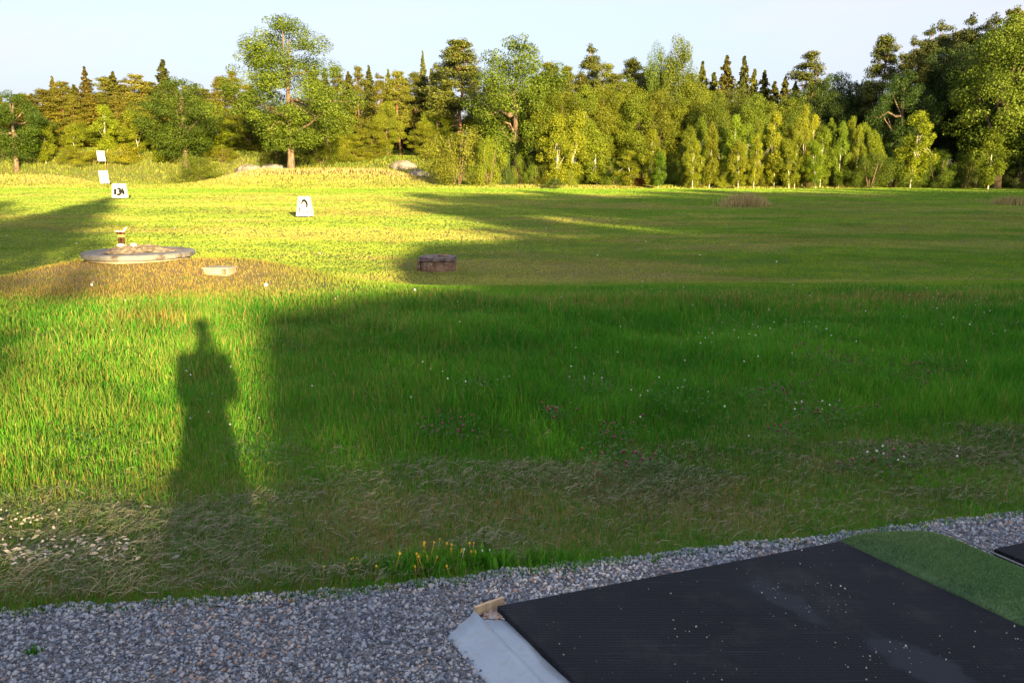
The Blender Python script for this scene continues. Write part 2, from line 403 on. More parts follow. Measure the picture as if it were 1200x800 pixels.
me = np_mesh('straw', V.reshape(-1, 3), L_, np.full(2*n, 4), {'tone': np.repeat(rs.rand(n), 6), 'dry': np.repeat((rs.rand(n) < .62)*1., 6), 'tip': np.zeros(6*n)})
o = link('grass_cuttings', me, M_straw); tag(o, 'matted dry grass cuttings lying along the gravel edge', 'cuttings', kind='stuff')
# whitish dead leaves at left
M_dead = noise_col('bleached_leaf', (.22, .21, .20), (.46, .44, .42), 30)
rs = np.random.RandomState(33); V = []; L_ = []; cnt = 0
spots = [(30, 622, 50, 60), (95, 660, 60, 60), (40, 668, 40, 60), (15, 655, 20, 25), (140, 672, 25, 20), (150, 655, 12, 12), (175, 605, 5, 3), (110, 648, 60, 40), (60, 645, 60, 30)]
for (sx, sy, wd, c) in spots:
    for q_ in range(int(c*.5)):
        px = sx+rs.randn()*wd*.5; py = sy+rs.randn()*5
        p = onz(px, py, 0); p.z = h1(p.x, p.y)+.045+.02*rs.rand()
        a = rs.randn()*.6; l = .005+.018*rs.rand()**2; w_ = .0015+.003*rs.rand()
        u_ = Vector((math.cos(a), math.sin(a), rs.randn()*.3))*l; v_ = Vector((-math.sin(a), math.cos(a), .8+rs.randn()*.5))*w_
        for vv in (p-u_, p-v_, p+u_, p+v_+Vector((0, 0, .004))): V.append(tuple(vv))
        L_ += [cnt, cnt+1, cnt+2, cnt+3]; cnt += 4
o = link('dead_leaves', np_mesh('dead_leaves', np.array(V), np.array(L_), np.full(cnt//4, 4)), M_dead)
tag(o, 'bleached dead leaves and stalks littering the mown strip at left', 'leaf litter', kind='stuff')

# clover and low broad-leaved weeds
M_clover = foliage('clover_leaves', (.025, .10, .014), (.09, .22, .03), .3, False)
M_white = noise_col('white_petals', (.6, .6, .55), (.8, .8, .75), 30)
M_pink = noise_col('dull_pink_petals', (.10, .035, .04), (.24, .09, .10), 60)
M_yel = noise_col('yellow_petals', (.6, .36, .02), (.8, .55, .05), 60)
def cards(cs, size, rs, nrm=None, flat=.5, tonev=None, asp=1.0):
    n = len(cs); N_ = rs.randn(n, 3)
    if nrm is not None: N_ = N_/np.linalg.norm(N_, axis=1)[:, None]*flat+nrm
    N_ /= np.linalg.norm(N_, axis=1)[:, None]+1e-9
    T = np.cross(N_, rs.randn(n, 3)); T /= np.linalg.norm(T, axis=1)[:, None]+1e-9
    B = np.cross(N_, T); s = np.asarray(size).reshape(-1, 1)*np.ones((n, 1))
    V = np.stack([cs-T*s*.5, cs-B*s*.36*asp+N_*s*.10, cs+T*s*.5, cs+B*s*.36*asp+N_*s*.1], 1)
    if tonev is None: tonev = rs.rand(n)
    return V.reshape(-1, 3), np.arange(4*n), np.full(n, 4), np.repeat(tonev, 4)
rs = np.random.RandomState(40)
P = []; PK = []; WH = []
weeds = [(735, 560, 55, 0, 1), (650, 500, 25, 0, 1), (720, 525, 40, 0, 1), (790, 480, 70, 1, 0), (960, 500, 60, 1, 1), (920, 525, 30, 0, 1), (980, 435, 60, 0, 1), (1080, 450, 60, 0, 1), (900, 475, 50, 0, 1), (700, 465, 40, 1, 0), (1150, 385, 60, 1, 0), (930, 395, 70, 1, 0), (860, 390, 40, 1, 0), (570, 465, 40, 1, 0), (100, 530, 60, 0, 0), (330, 415, 40, 0, 0), (780, 345, 40, 1, 0), (1000, 350, 60, 1, 0), (1110, 365, 60, 1, 0), (520, 520, 50, 0, 1), (1040, 560, 60, 1, 1), (850, 420, 60, 1, 0), (310, 545, 60, 0, 0)]
for (px, py, wd, wh, pk) in weeds:
    n_ = int(wd*4)
    for q_ in range(n_):
        p = onz(px+rs.randn()*wd*.5, py+rs.randn()*max(4, wd*.16), 0)
        if p.y > 13: continue
        z = h1(p.x, p.y)+.06+.07*rs.rand(); P.append((p.x, p.y, z))
        if pk and rs.rand() < .10: PK.append((p.x, p.y, z+.03))
        if wh and rs.rand() < .035: WH.append((p.x, p.y, z+.04))
for q_ in range(70):
    y = rs.uniform(4.3, 13); x = rs.uniform(-.6, .62)*y; WH.append((x, y, h1(x, y)+.10+.05*rs.rand()))
for q_ in range(420):
    x = rs.uniform(-8, 14); y = rs.uniform(5, 13); 
    for r_ in range(12): P.append((x+rs.randn()*.09, y+rs.randn()*.09, h1(x, y)+.05+.05*rs.rand()))
up = np.array([[0, 0, 1.]])
V, L_, nn, tn = cards(np.array(P), .014+.014*rs.rand(len(P)), rs, up, .5)
o = link('clover_patches', np_mesh('clover', V, L_, nn, {'tone': tn}), M_clover); tag(o, 'dark green clover and weeds in the meadow grass', 'clover', kind='stuff')
def heads(pts, r0, name, m, label):
    pts = np.array(pts); n = len(pts)
    ph = np.array([(1, 0, 0), (-1, 0, 0), (0, 1, 0), (0, -1, 0), (0, 0, 1), (0, 0, -1)])
    V = pts[:, None]+ph[None]*(r0*(.6+.8*rs.rand(n, 1, 1)))
    fc = np.array([(0, 2, 4), (2, 1, 4), (1, 3, 4), (3, 0, 4), (2, 0, 5), (1, 2, 5), (3, 1, 5), (0, 3, 5)])
    L_ = (fc[None]+(np.arange(n)*6)[:, None, None]).ravel()
    o = link(name, np_mesh(name, V.reshape(-1, 3), L_, np.full(8*n, 3), None, True), m); tag(o, label, 'flowers', kind='stuff')
heads(WH, .0065, 'white_clover_flowers', M_white, 'tiny white clover flowers dotted through the grass')
heads(PK, .009, 'red_clover_flowers', M_pink, 'dull pink red clover heads on the right of the meadow')

# ------------------------------------------------------------------ trees
def leafmesh(name, blobs, n, size, seed, squash=1.0, flat=.9, asp=1.0, core=.55):
    rs = np.random.RandomState(seed)
    c = np.array([b[0] for b in blobs]); r = np.array([b[1] for b in blobs], float)
    if r.ndim == 1: r = np.stack([r, r, r*squash], 1)
    p = (r[:, 0]*r[:, 2])**.9; idx = rs.choice(len(blobs), n, p=p/p.sum())
    d = rs.randn(n, 3); d /= np.linalg.norm(d, axis=1)[:, None]
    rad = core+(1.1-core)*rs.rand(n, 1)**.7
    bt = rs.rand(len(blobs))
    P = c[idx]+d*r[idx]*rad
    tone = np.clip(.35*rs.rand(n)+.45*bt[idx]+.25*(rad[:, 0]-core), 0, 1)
    V, L, nn, tn = cards(P, size*(.6+.8*rs.rand(n)), rs, d+np.array([[0, 0, .25]]), flat, tone, asp)
    return np_mesh(name, V, L, nn, {'tone': tn})
def trunkmesh(name, paths, mat_):
    mb = MB()
    for pts, rad in paths: mb.tube(pts, rad, 7)
    me = bpy.data.meshes.new(name); me.from_pydata(mb.v, [], mb.f); me.polygons.foreach_set('use_smooth', [True]*len(mb.f)); me.update()
    me.materials.append(mat_); return me
def bend(a, b, k, rs, amp):
    a = np.array(a, float); b = np.array(b, float); out = []
    for i in range(k+1):
        t = i/k; out.append(tuple(a+(b-a)*t+rs.randn(3)*amp*math.sin(PI*t)))
    return out
# all prototypes are 1 unit... built at 10 m tall, scaled per tree
def proto_broad(seed, wid=.36, cz=.56, ch=.43, nb=75, br=(.06, .11), nl=11000, ls=.17, mt=None, bark=None, gaps=.0, trunk=.03, multi=1, topnarrow=.0):
    rs = np.random.RandomState(seed); Hh = 10; blobs = []
    for i in range(nb):
        d = rs.randn(3); d /= np.linalg.norm(d); rad = .45+.52*rs.rand()**.6
        z = d[2]*ch*rad
        tn = 1-topnarrow*max(0, z/ch)
        wob = 1+.22*math.sin(3*math.atan2(d[1], d[0])+seed)+.15*math.sin(5*d[2]+seed)
        c = (d[0]*wid*rad*tn*wob*Hh, d[1]*wid*rad*tn*wob*Hh, (cz+z)*Hh)
        blobs.append((c, rs.uniform(*br)*Hh))
    if mt is M_oak:
        for i in range(9):   # a few ragged leaders on top
            blobs.append(((rs.randn()*.05*Hh, rs.randn()*.05*Hh, (cz+ch*rs.uniform(.8, 1.0))*Hh), rs.uniform(.025, .05)*Hh))
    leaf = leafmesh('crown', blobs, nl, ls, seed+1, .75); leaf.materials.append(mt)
    paths = []
    for m_ in range(multi):
        bx = (rs.randn()*.05 if multi > 1 else 0); tx = rs.randn()*.02+bx*3
        top = (tx*Hh, rs.randn()*.02*Hh, (cz+ch*.7)*Hh)
        pts = bend((bx*Hh, rs.randn()*.03*Hh*(multi > 1), -.03*Hh), top, 7, rs, .006*Hh)
        paths.append((pts, [trunk*Hh*(1.25 if i == 0 else 1)*(1-.12*i) for i in range(8)]))
        for j in range(10//multi+2):
            b = blobs[rs.randint(len(blobs))][0]; i0 = rs.randint(2, 6)
            paths.append((bend(pts[i0], b, 4, rs, .012*Hh), [trunk*Hh*.42*(1-.2*i) for i in range(5)]))
    return leaf, trunkmesh('trunk', paths, bark)
def proto_pine(seed, bare=.36, nb=66, wid=.17, nl=19000, ls=.14, thin=1):
    rs = np.random.RandomState(seed); Hh = 10; blobs = []; paths = []
    pts = bend((0, 0, -.3), (rs.randn()*.25, rs.randn()*.25, 9.6), 7, rs, .08)
    paths.append((pts, [.12*(1-.115*i) for i in range(8)]))
    for i in range(nb):
        t = rs.rand()**.8; z = bare+(1-bare)*t*.95
        env = wid*((1-t)**.65*.95+.10)*min(1, .55+1.6*t)
        a = rs.rand()*2*PI; r_ = env*(.35+.65*rs.rand())*Hh
        c = (math.cos(a)*r_, math.sin(a)*r_, z*Hh+.15*rs.randn()); s = rs.uniform(.045, .075)*Hh*(1.1-.5*t)
        blobs.append((c, (s*1.15, s*1.15, s*.55)))
        tz = min(7, int(z*7.2)); p0 = pts[max(0, tz-1)]
        if i % 5 == 0: paths.append(([p0, ((p0[0]+c[0])/2, (p0[1]+c[1])/2, (p0[2]+c[2])/2-.1), c], [.028, .018, .008]))
    blobs.append(((pts[-1][0], pts[-1][1], 9.6), (.3, .3, .35)))
    leaf = leafmesh('crown', blobs, nl, ls, seed+1, .6, .9, .6, .2); leaf.materials.append(M_pine)
    for i in range(7):
        z = rs.uniform(.2, bare)*Hh; a = rs.rand()*6.3; paths.append(([(0, 0, z), (math.cos(a)*.5, math.sin(a)*.5, z-.05)], [.025, .008]))
    return leaf, trunkmesh('trunk', paths, M_pbark)
def proto_spruce(seed, wid=.17, low=.06, nl=15000, lv=52):
    rs = np.random.RandomState(seed); Hh = 10; P = []; Nn = []; tone = []
    for i in range(lv):
        t = i/(lv-1); z = (low+(1-low)*t**.93)*Hh; r_ = wid*Hh*(1-t)**.85*(.8+.4*rs.rand())+.05
        nb = max(4, int(9*(1-t)+4)); off = rs.rand()*6.3
        for b in range(nb):
            a = off+2*PI*b/nb+rs.randn()*.25; L = r_*(.55+.6*rs.rand()); zj = rs.randn()*.13; bt = rs.rand()
            k = max(4, int(nl/lv/nb*(1.6*(1-t)+.35)))
            s = rs.rand(k)**.75; droop = -.32*L*s+.12*L*s*s
            side = rs.randn(k)*.10*L*(1.15-s)
            P.append(np.stack([math.cos(a)*L*s-math.sin(a)*side, math.sin(a)*L*s+math.cos(a)*side, z+zj+droop-.22*rs.rand(k)], 1))
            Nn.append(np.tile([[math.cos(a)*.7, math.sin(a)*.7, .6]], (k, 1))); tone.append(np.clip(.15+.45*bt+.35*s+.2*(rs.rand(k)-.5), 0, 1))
    P = np.concatenate(P); Nn = np.concatenate(Nn); tone = np.concatenate(tone)
    V, L_, nn, tn = cards(P, .20*(.6+.7*rs.rand(len(P))), rs, Nn, .9, tone, .8)
    me = np_mesh('crown', V, L_, nn, {'tone': tn}); me.materials.append(M_spruce)
    return me, trunkmesh('trunk', [([(0, 0, -.3), (0, 0, 5), (0, 0, 9.95)], [.14, .09, .01])], M_bark)
def proto_birch(seed, wid=.21, cz=.56, ch=.46, nl=15000, lean=0.0, ls=.165):
    rs = np.random.RandomState(seed); Hh = 10; blobs = []
    for i in range(64):
        t = rs.rand(); z = cz-ch+2*ch*t*.97; env = wid*(.35*math.sin(PI*min(1, max(0.05, (1-t)**.8*.93+.04)))**.6+.65*min(1, (1-t)*1.9)*min(1, .35+t*1.8))
        a = rs.rand()*2*PI; r_ = env*(.25+.75*rs.rand())*Hh
        blobs.append(((math.cos(a)*r_+lean*z*Hh, math.sin(a)*r_, z*Hh), rs.uniform(.045, .075)*Hh))
    leaf = leafmesh('crown', blobs, nl, ls, seed+1, 1.15, 1.0, .9, .15); leaf.materials.append(M_birch)
    pts = bend((0, 0, -.3), (lean*9.5, 0, 9.5), 7, rs, .07)
    paths = [(pts, [.085*(1-.125*i) for i in range(8)])]
    for j in range(9):
        i0 = rs.randint(2, 6); paths.append(([pts[i0], blobs[rs.randint(46)][0]], [.03, .01]))
    return leaf, trunkmesh('trunk', paths, M_bbark)
def proto_bush(seed, nl=16000, ls=.22, wid=.62, nb=60, up=1.0):
    rs = np.random.RandomState(seed); blobs = []
    for i in range(nb):
        a = rs.rand()*2*PI; e = rs.rand()*PI/2; rad = .35+.6*rs.rand()
        blobs.append(((math.cos(a)*math.cos(e)*rad*wid*10, math.sin(a)*math.cos(e)*rad*wid*10, (.06+math.sin(e)*rad*.9)*10), rs.uniform(.08, .15)*10))
    leaf = leafmesh('crown', blobs, nl, ls, seed+1, up, .9, .8, .3); leaf.materials.append(M_bush)
    paths = []
    for i in range(9):
        a = rs.rand()*6.3; paths.append(([(math.cos(a)*.3, math.sin(a)*.3, -.3), (math.cos(a)*1.5, math.sin(a)*1.5, 3), (math.cos(a)*2.8, math.sin(a)*2.8, 7)], [.12, .09, .03]))
    return leaf, trunkmesh('trunk', paths, M_bark)

PR = {
 'oak': [proto_broad(s, .37, .56, .44, 120, (.055, .10), 38000, .125, M_oak, M_bark) for s in (101, 102, 103)],
 'bigoak': [proto_broad(111, .40, .58, .44, 170, (.045, .085), 56000, .098, M_oak, M_bark, trunk=.025, topnarrow=.5)],
 'broad': [proto_broad(s, .35, .53, .47, 110, (.055, .105), 36000, .125, M_bush, M_bark, topnarrow=.3) for s in (121, 122, 123)],
 'pine': [proto_pine(131, .42), proto_pine(132), proto_pine(133, .3), proto_pine(134, .25)],
 'spruce': [proto_spruce(s, w) for s, w in ((141, .17), (142, .2), (143, .15))],
 'birch': [proto_birch(s, w, lean=l) for s, w, l in ((151, .2, 0), (152, .24, .05), (153, .17, -.04), (154, .22, .1))],
 'bush': [proto_bush(s) for s in (161, 162, 163)],
}
NAMES = {'oak': 'oak_tree', 'bigoak': 'oak_tree', 'broad': 'broadleaf_tree', 'pine': 'pine_tree', 'spruce': 'spruce_tree', 'birch': 'birch_tree', 'bush': 'bush'}
CATS = {'bush': 'bush'}
_tc = 0
def place(kind, x, y, height, halfw, label, group=None, tint=(1, 1, 1), var=None, rz=None, sink=.0):
    global _tc
    _tc += 1
    rs = random.Random(_tc*77)
    vs = PR[kind]; leaf, tr = vs[(var if var is not None else rs.randrange(len(vs))) % len(vs)]
    base = {'oak': .39, 'bigoak': .35, 'broad': .36, 'pine': .19, 'spruce': .17, 'birch': .25, 'bush': .56}[kind]*10
    t = empty(NAMES[kind], (x, y, h1(x, y)-sink), rs.random()*6.3 if rz is None else rz, label, CATS.get(kind, 'tree'), group)
    s = height/10; sx = halfw/base if halfw else s
    t.scale = (sx, sx, s)
    for nm, me in (('trunk', tr), ('crown', leaf)):
        o = bpy.data.objects.new(nm, me); C.objects.link(o); o.parent = t
        o.color = (tint[0], tint[1], tint[2], 1)
    return t
def tp(kind, px, top, d, wpx, label, group=None, tint=(1, 1, 1), var=None, rz=None):
    """tree at picture column px, d metres out, its top at row `top`, crown wpx wide"""
    x = (px-600)/F*d/ray(px, HOR)[1]*1.0
    z = atd(px, top, d).z; hgt = z-h1(x, d)
    return place(kind, x, d, hgt, wpx/F*d/2 if wpx else None, label, group, tint, var, rz)

YEL = (1.25, 1.1, .9); NRM = (1, 1, 1); DRK = (.55, .62, .75); MID = (.85, .9, .9); VDK = (.4, .5, .62)  # YEL puts sunlit yellow-green into the leaf colour; DRK and VDK darken it
# --- named trees
tp('bigoak', 341, 24, 150, 128, 'tall broad oak standing alone on the golden bank, pale bare trunk below', None, (1.1, 1.05, .9), rz=.6)
tp('oak', 218, 92, 158, 92, 'dark green rounded oak on the left, low crown behind a small bush', None, (.85, .9, .8))
tp('bush', 230, 176, 146, 62, 'small green bush at the foot of the left rounded oak', None, NRM)
tp('oak', 20, 108, 158, 84, 'dense dark green oak at the left edge of the picture', None, (.75, .85, .8))
tp('oak', 604, 44, 152, 118, 'large many-topped oak rising behind the pale willow bushes', None, (.95, .95, .8), rz=2)
tp('bush', 536, 138, 137, 86, 'largest pale yellow-green willow bush at the field edge', None, (1.5, 1.3, 1.3), 0)
tp('bush', 572, 156, 134, 44, 'upright bright green bush on the right flank of the pale willow', None, (1.25, 1.25, .8), 1)
tp('bush', 594, 180, 136, 16, 'slim dark green bush right of the willow bushes', None, (.5, .7, .9), 2)
tp('bush', 650, 206, 128, 22, 'small dark green round bush alone at the field edge', None, (.35, .55, .6), 0)
tp('bush', 1115, 190, 128, 40, 'low dark green bush left of the shaded right-hand trees', None, (.45, .6, .6), 1)
tp('bush', 750, 204, 133, 18, 'small rust-brown shrub under the young birches', None, (1.9, .65, .8), 2)
tp('birch', 652, 138, 134, 50, 'slender birch with pale trunk nearest the small dark bush', None, YEL, 0)
tp('birch', 668, 132, 138, 46, 'pale-trunked birch leaning right just behind the small dark bush', None, YEL, 3, 0)
tp('birch', 700, 155, 138, 50, 'low thin birch with hazy crown between two birch groups', None, NRM, 2)
tp('birch', 764, 155, 130, 34, 'short young birch with two thin stems standing before the dry grass', None, YEL, 0)
tp('birch', 772, 178, 128, 26, 'small dark-leaved sapling beside the short young birch', None, (.5, .7, .6), 2)
tp('birch', 740, 178, 133, 40, 'low spreading sapling left of the short young birch', None, YEL, 1)
tp('birch', 1068, 134, 128, 54, 'bushy bright yellow-green birch standing apart on the right', None, (1.2, 1.15, .9), 1)
tp('birch', 1160, 152, 122, 44, 'small feathery yellow-green tree before the dark right-hand wood', None, (.9, .95, .8), 2)
tp('broad', 1168, 20, 128, 128, 'tall leafy tree at the right edge with sunlit outer branches', None, (.75, .85, .6), 1)
tp('pine', 1026, 38, 150, 56, 'tall pine with long bare trunk standing clear of the dark wood', None, (.8, .85, .8), 0)
tp('pine', 537, 44, 172, 84, 'tall bushy pine just left of the many-topped oak', None, NRM, 1)
tp('pine', 690, 50, 178, 50, 'pine with a flat tuft top above the birches', None, NRM, 2)
tp('pine', 940, 58, 160, 74, 'tall rugged pine with leaning top right of the spruces', None, (.9, .9, .8), 3)
tp('spruce', 200, 70, 190, 62, 'tallest spruce of the left wood, above the rounded oak', None, NRM, 0)
tp('spruce', 110, 80, 185, 52, 'dark reddish-brown tipped spruce in the left wood', None, (1.1, .8, .7), 2)
tp('spruce', 498, 62, 195, 34, 'thin spire of a far spruce left of the bushy pine', None, NRM, 2)
tp('spruce', 846, 66, 165, 62, 'dark brown-green spruce, left of the pair above the birch row', None, (.9, .75, .7), 1)
tp('spruce', 866, 66, 168, 54, 'dark spruce, right of the pair above the birch row', None, (.8, .8, .7), 0)
tp('broad', 790, 48, 160, 60, 'tall narrow poplar-like tree above the birch row', None, (.9, .95, .8), 0)
tp('broad', 766, 53, 162, 38, 'thin-crowned grey-green tree left of the tall narrow one', None, (.8, .95, 1.3), 2)

# --- birch row
row = [(812, 164, 129), (838, 160, 136), (866, 166, 128), (890, 142, 137), (926, 164, 129), (957, 166, 128), (989, 162, 136), (806, 150, 132), (822, 140, 133), (832, 146, 129), (845, 152, 135), (858, 138, 131), (872, 148, 134), (884, 160, 130), (897, 148, 133), (908, 134, 131), (920, 150, 135), (932, 140, 130), (941, 128, 132), (950, 138, 135), (962, 150, 131), (972, 142, 133), (984, 146, 130), (994, 140, 134), (1004, 150, 131), (1014, 146, 133), (1024, 154, 130)]
for (px, top, d) in row:
    tp('birch', px, top, d, random.uniform(22, 34), 'slim young birch in the sunlit row along the far field edge', 'young birches in a row at the field edge', (1.15*random.uniform(.75, 1.1), 1.05, .9))

# --- wood, by zones
def fill(kind, cols, label, group, tint, jt=4, w=(30, 50), d=(175, 200)):
    for (px, top) in cols:
        r = random.uniform(.72, 1.22); g_ = random.uniform(.92, 1.08)
        tp(kind, px, top+random.uniform(-jt, jt)*.5, random.uniform(*d), random.uniform(*w), label, group, (tint[0]*r*g_*(1.22 if px < 960 else 1), tint[1]*r*(1.18 if px < 960 else 1), tint[2]*r))  # left and centre crowns brightened through the tint, as if lit more strongly
fill('pine', [(34, 108), (60, 102), (84, 96), (132, 88), (152, 90), (168, 84), (184, 94), (226, 100), (246, 102), (266, 88), (280, 82), (298, 98)], 'pine in the sunlit wood behind the left-hand oaks', 'pines of the left wood', YEL, w=(40, 58))
fill('pine', [(14, 118), (50, 122), (66, 118), (92, 112), (112, 106), (126, 110), (146, 104), (164, 108), (186, 108), (238, 112), (254, 114), (290, 108)], 'pine standing forward in the sunlit left wood', 'forward pines of the left wood', (1.2, 1.05, .8), w=(30, 44), d=(172, 180))
fill('spruce', [(28, 120), (78, 116), (118, 116), (158, 116), (198, 112), (260, 106)], 'spruce standing forward in the sunlit left wood', 'forward spruces of the left wood', (1.35, 1.1, .8), w=(36, 48), d=(172, 182))
fill('spruce', [(6, 106), (46, 112), (72, 92), (96, 100), (142, 84), (176, 98), (212, 96), (236, 96)], 'spruce in the sunlit wood behind the left-hand oaks', 'spruces of the left wood', (1.15, 1, .85), w=(44, 60), d=(190, 215))
fill('broad', [(-20, 124), (8, 134), (44, 142), (72, 146), (100, 142), (124, 144), (150, 140), (178, 134), (250, 136), (272, 132), (296, 134)], 'mid-green leafy tree at the front of the left wood', 'leafy trees of the left wood', (1.0, .98, .8), w=(44, 60), d=(168, 178))
fill('birch', [(55, 140), (90, 145), (128, 125), (165, 130), (190, 140), (262, 138)], 'pale birch among the left wood', 'birches of the left wood', (1.0, 1, .9), w=(30, 44), d=(160, 168))
fill('bush', [(70, 160), (88, 168), (110, 172), (150, 166), (172, 158), (196, 166), (262, 170), (284, 172), (-5, 168), (400, 158), (420, 170), (438, 172), (508, 172)], 'yellow-green bush at the foot of the hillside wood', 'bushes below the hillside wood', YEL, w=(34, 52), d=(160, 174))
fill('pine', [(372, 84), (398, 78), (424, 78), (448, 84), (470, 80), (488, 84), (516, 72), (556, 84), (575, 92)], 'straight pine in the sunlit wood between the two big oaks', 'pines between the two big oaks', (1.1, 1.05, .85), w=(34, 46), d=(180, 200))
fill('spruce', [(385, 80), (412, 84), (436, 80), (458, 84), (478, 92), (508, 80), (526, 86)], 'far spruce in the wood between the two big oaks', 'spruces between the two big oaks', NRM, w=(40, 56), d=(200, 225))
fill('broad', [(385, 128), (404, 140), (455, 118), (440, 138), (514, 118), (500, 140)], 'leafy tree in front of the pines between the two big oaks', 'leafy trees between the two big oaks', (1.2, 1.1, .9), w=(34, 48), d=(168, 176))
fill('pine', [(630, 86), (646, 76), (664, 76), (710, 72), (738, 68), (756, 80), (640, 72), (652, 92), (676, 84), (696, 92), (722, 86), (748, 88), (776, 82), (802, 84), (822, 90)], 'pine top showing behind the centre trees', 'pines behind the centre trees', NRM, w=(40, 58), d=(166, 178))
fill('broad', [(640, 100), (662, 108), (684, 102), (706, 98), (730, 92), (748, 112), (770, 104), (808, 96), (826, 104), (690, 118), (720, 112), (752, 118), (784, 116), (806, 112)], 'broad leafy tree in the centre of the wood', 'leafy trees of the centre wood', (.78, .78, .6), w=(48, 66), d=(150, 166))
fill('spruce', [(818, 76), (832, 84), (878, 80), (890, 84), (902, 96), (914, 90), (926, 96)], 'dark spruce on the skyline above the birch row', 'spruces above the birch row', (.8, .8, .75), w=(50, 66), d=(166, 182))
fill('broad', [(836, 110), (858, 100), (880, 112), (902, 118), (926, 112), (846, 128), (890, 130), (816, 132), (930, 130)], 'leafy tree close behind the birch row', 'leafy trees behind the birch row', (.62, .68, .58), w=(48, 62), d=(144, 158))
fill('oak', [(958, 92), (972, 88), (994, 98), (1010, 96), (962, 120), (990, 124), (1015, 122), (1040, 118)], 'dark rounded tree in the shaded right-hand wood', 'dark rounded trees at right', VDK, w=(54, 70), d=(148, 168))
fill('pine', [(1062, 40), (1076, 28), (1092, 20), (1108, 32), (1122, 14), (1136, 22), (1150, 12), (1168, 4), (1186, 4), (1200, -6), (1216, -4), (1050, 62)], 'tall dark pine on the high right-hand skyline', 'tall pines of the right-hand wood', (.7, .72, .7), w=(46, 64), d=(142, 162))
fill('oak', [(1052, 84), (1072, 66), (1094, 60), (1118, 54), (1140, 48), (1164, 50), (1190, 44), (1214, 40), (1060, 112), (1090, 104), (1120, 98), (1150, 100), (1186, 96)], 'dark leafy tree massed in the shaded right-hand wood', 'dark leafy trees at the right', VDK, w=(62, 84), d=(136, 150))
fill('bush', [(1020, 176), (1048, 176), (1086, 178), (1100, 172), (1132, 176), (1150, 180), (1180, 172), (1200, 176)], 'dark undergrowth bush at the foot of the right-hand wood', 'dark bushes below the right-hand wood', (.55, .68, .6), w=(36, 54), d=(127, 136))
fill('bush', [(610, 180), (628, 186), (684, 180), (706, 190), (722, 182), (790, 186), (806, 182), (818, 190), (838, 186), (864, 184), (880, 188), (904, 186), (926, 182), (950, 186), (972, 184), (1000, 184), (694, 200), (716, 204)], 'green undergrowth bush between the young birches', 'bushes among the young birches', (.85, .95, .75), w=(26, 44), d=(134, 142))

fill('broad', [(590, 100), (612, 110), (630, 120), (575, 120), (296, 132), (318, 140), (340, 134), (362, 138), (380, 142), (330, 120), (352, 118), (232, 134), (560, 130)], 'leafy tree glimpsed behind the lone broad oak', 'leafy trees behind the lone oak', (.8, .85, .75), w=(56, 70), d=(176, 196))
fill('bush', [(300, 165), (330, 168), (352, 166), (378, 164), (30, 166)], 'bush in the undergrowth behind the lone broad oak', 'bushes behind the lone oak', (1.0, .95, .8), w=(40, 54), d=(164, 174))
fill('bush', [(812, 188), (830, 192), (850, 190), (868, 194), (888, 190), (908, 194), (930, 190), (948, 192), (968, 190), (990, 192), (1012, 188), (1034, 186), (666, 196), (642, 192), (1058, 194), (1074, 192)], 'low shrub at the feet of the young birches', 'low shrubs at the feet of the birches', (1.1, 1.05, .8), w=(20, 32), d=(130, 136))
# --- trees and hedge behind the viewpoint (they throw the long shadows)
def su(kind, u, v, Dd, halfw, label, group, tint=NRM, var=None):
    x = -Dd*D[0]+u*U[0]; y = -Dd*D[1]+u*U[1]
    hgt = v+Dd*TE-h1(x, y); place(kind, x, y, hgt, halfw, label, group, tint, var)
gp = 'trees behind the tee'; lb = 'leafy tree standing behind the tee, out of the picture'
for (kd, u, v, Dd, hw) in [('spruce', -8.5, 17.5, 30, 7.4), ('bush', -8.3, 4.2, 27, 4.2), ('broad', -14, 13, 28, 5), ('oak', -19, 15, 32, 6), ('broad', -17, 16, 30, 5), ('broad', -26, 17, 34, 6.5), ('oak', -36, 16.5, 32, 7), ('broad', -47, 17, 33, 7), ('oak', -58, 16, 34, 7),
      ('broad', 14.5, 7.0, 30, 3.6), ('bush', 9.5, 3.9, 30, 3.4), ('broad', 18.5, 14, 31, 3.8), ('bush', 16, 5, 27, 3.5), ('oak', 25, 18, 32, 6.4)] + \
     [(('oak', 'broad')[j % 2], 33+7.6*j, 17+1.5*math.sin(j*2.1), 31+3*math.cos(j), 6.8) for j in range(12)]:
    su(kd, u, v, Dd, hw, lb, gp)
for j in range(11): su(('broad', 'oak')[j % 2], 29+8.2*j, 16.5+1.2*math.cos(j*1.7), 41, 6.5, lb, gp)
for j in range(13): su('bush', 21+8*j, 5.5, 28, 5.2, 'bush beneath the trees behind the tee, out of the picture', 'bushes behind the tee')
for j in range(8): su('bush', -13-7*j, 5.0, 28, 4.6, 'bush beneath the trees behind the tee, out of the picture', 'bushes behind the tee')
for j, (x, y) in enumerate([(86, 104), (92, 96), (98, 88), (96, 108), (104, 98), (106, 82), (110, 72), (90, 112), (112, 90), (118, 62), (120, 78)]):
    place('oak', x, y, 23+2*math.sin(j*3), 7.5, 'leafy tree of the wood continuing beyond the right edge', 'trees beyond the right edge', DRK)
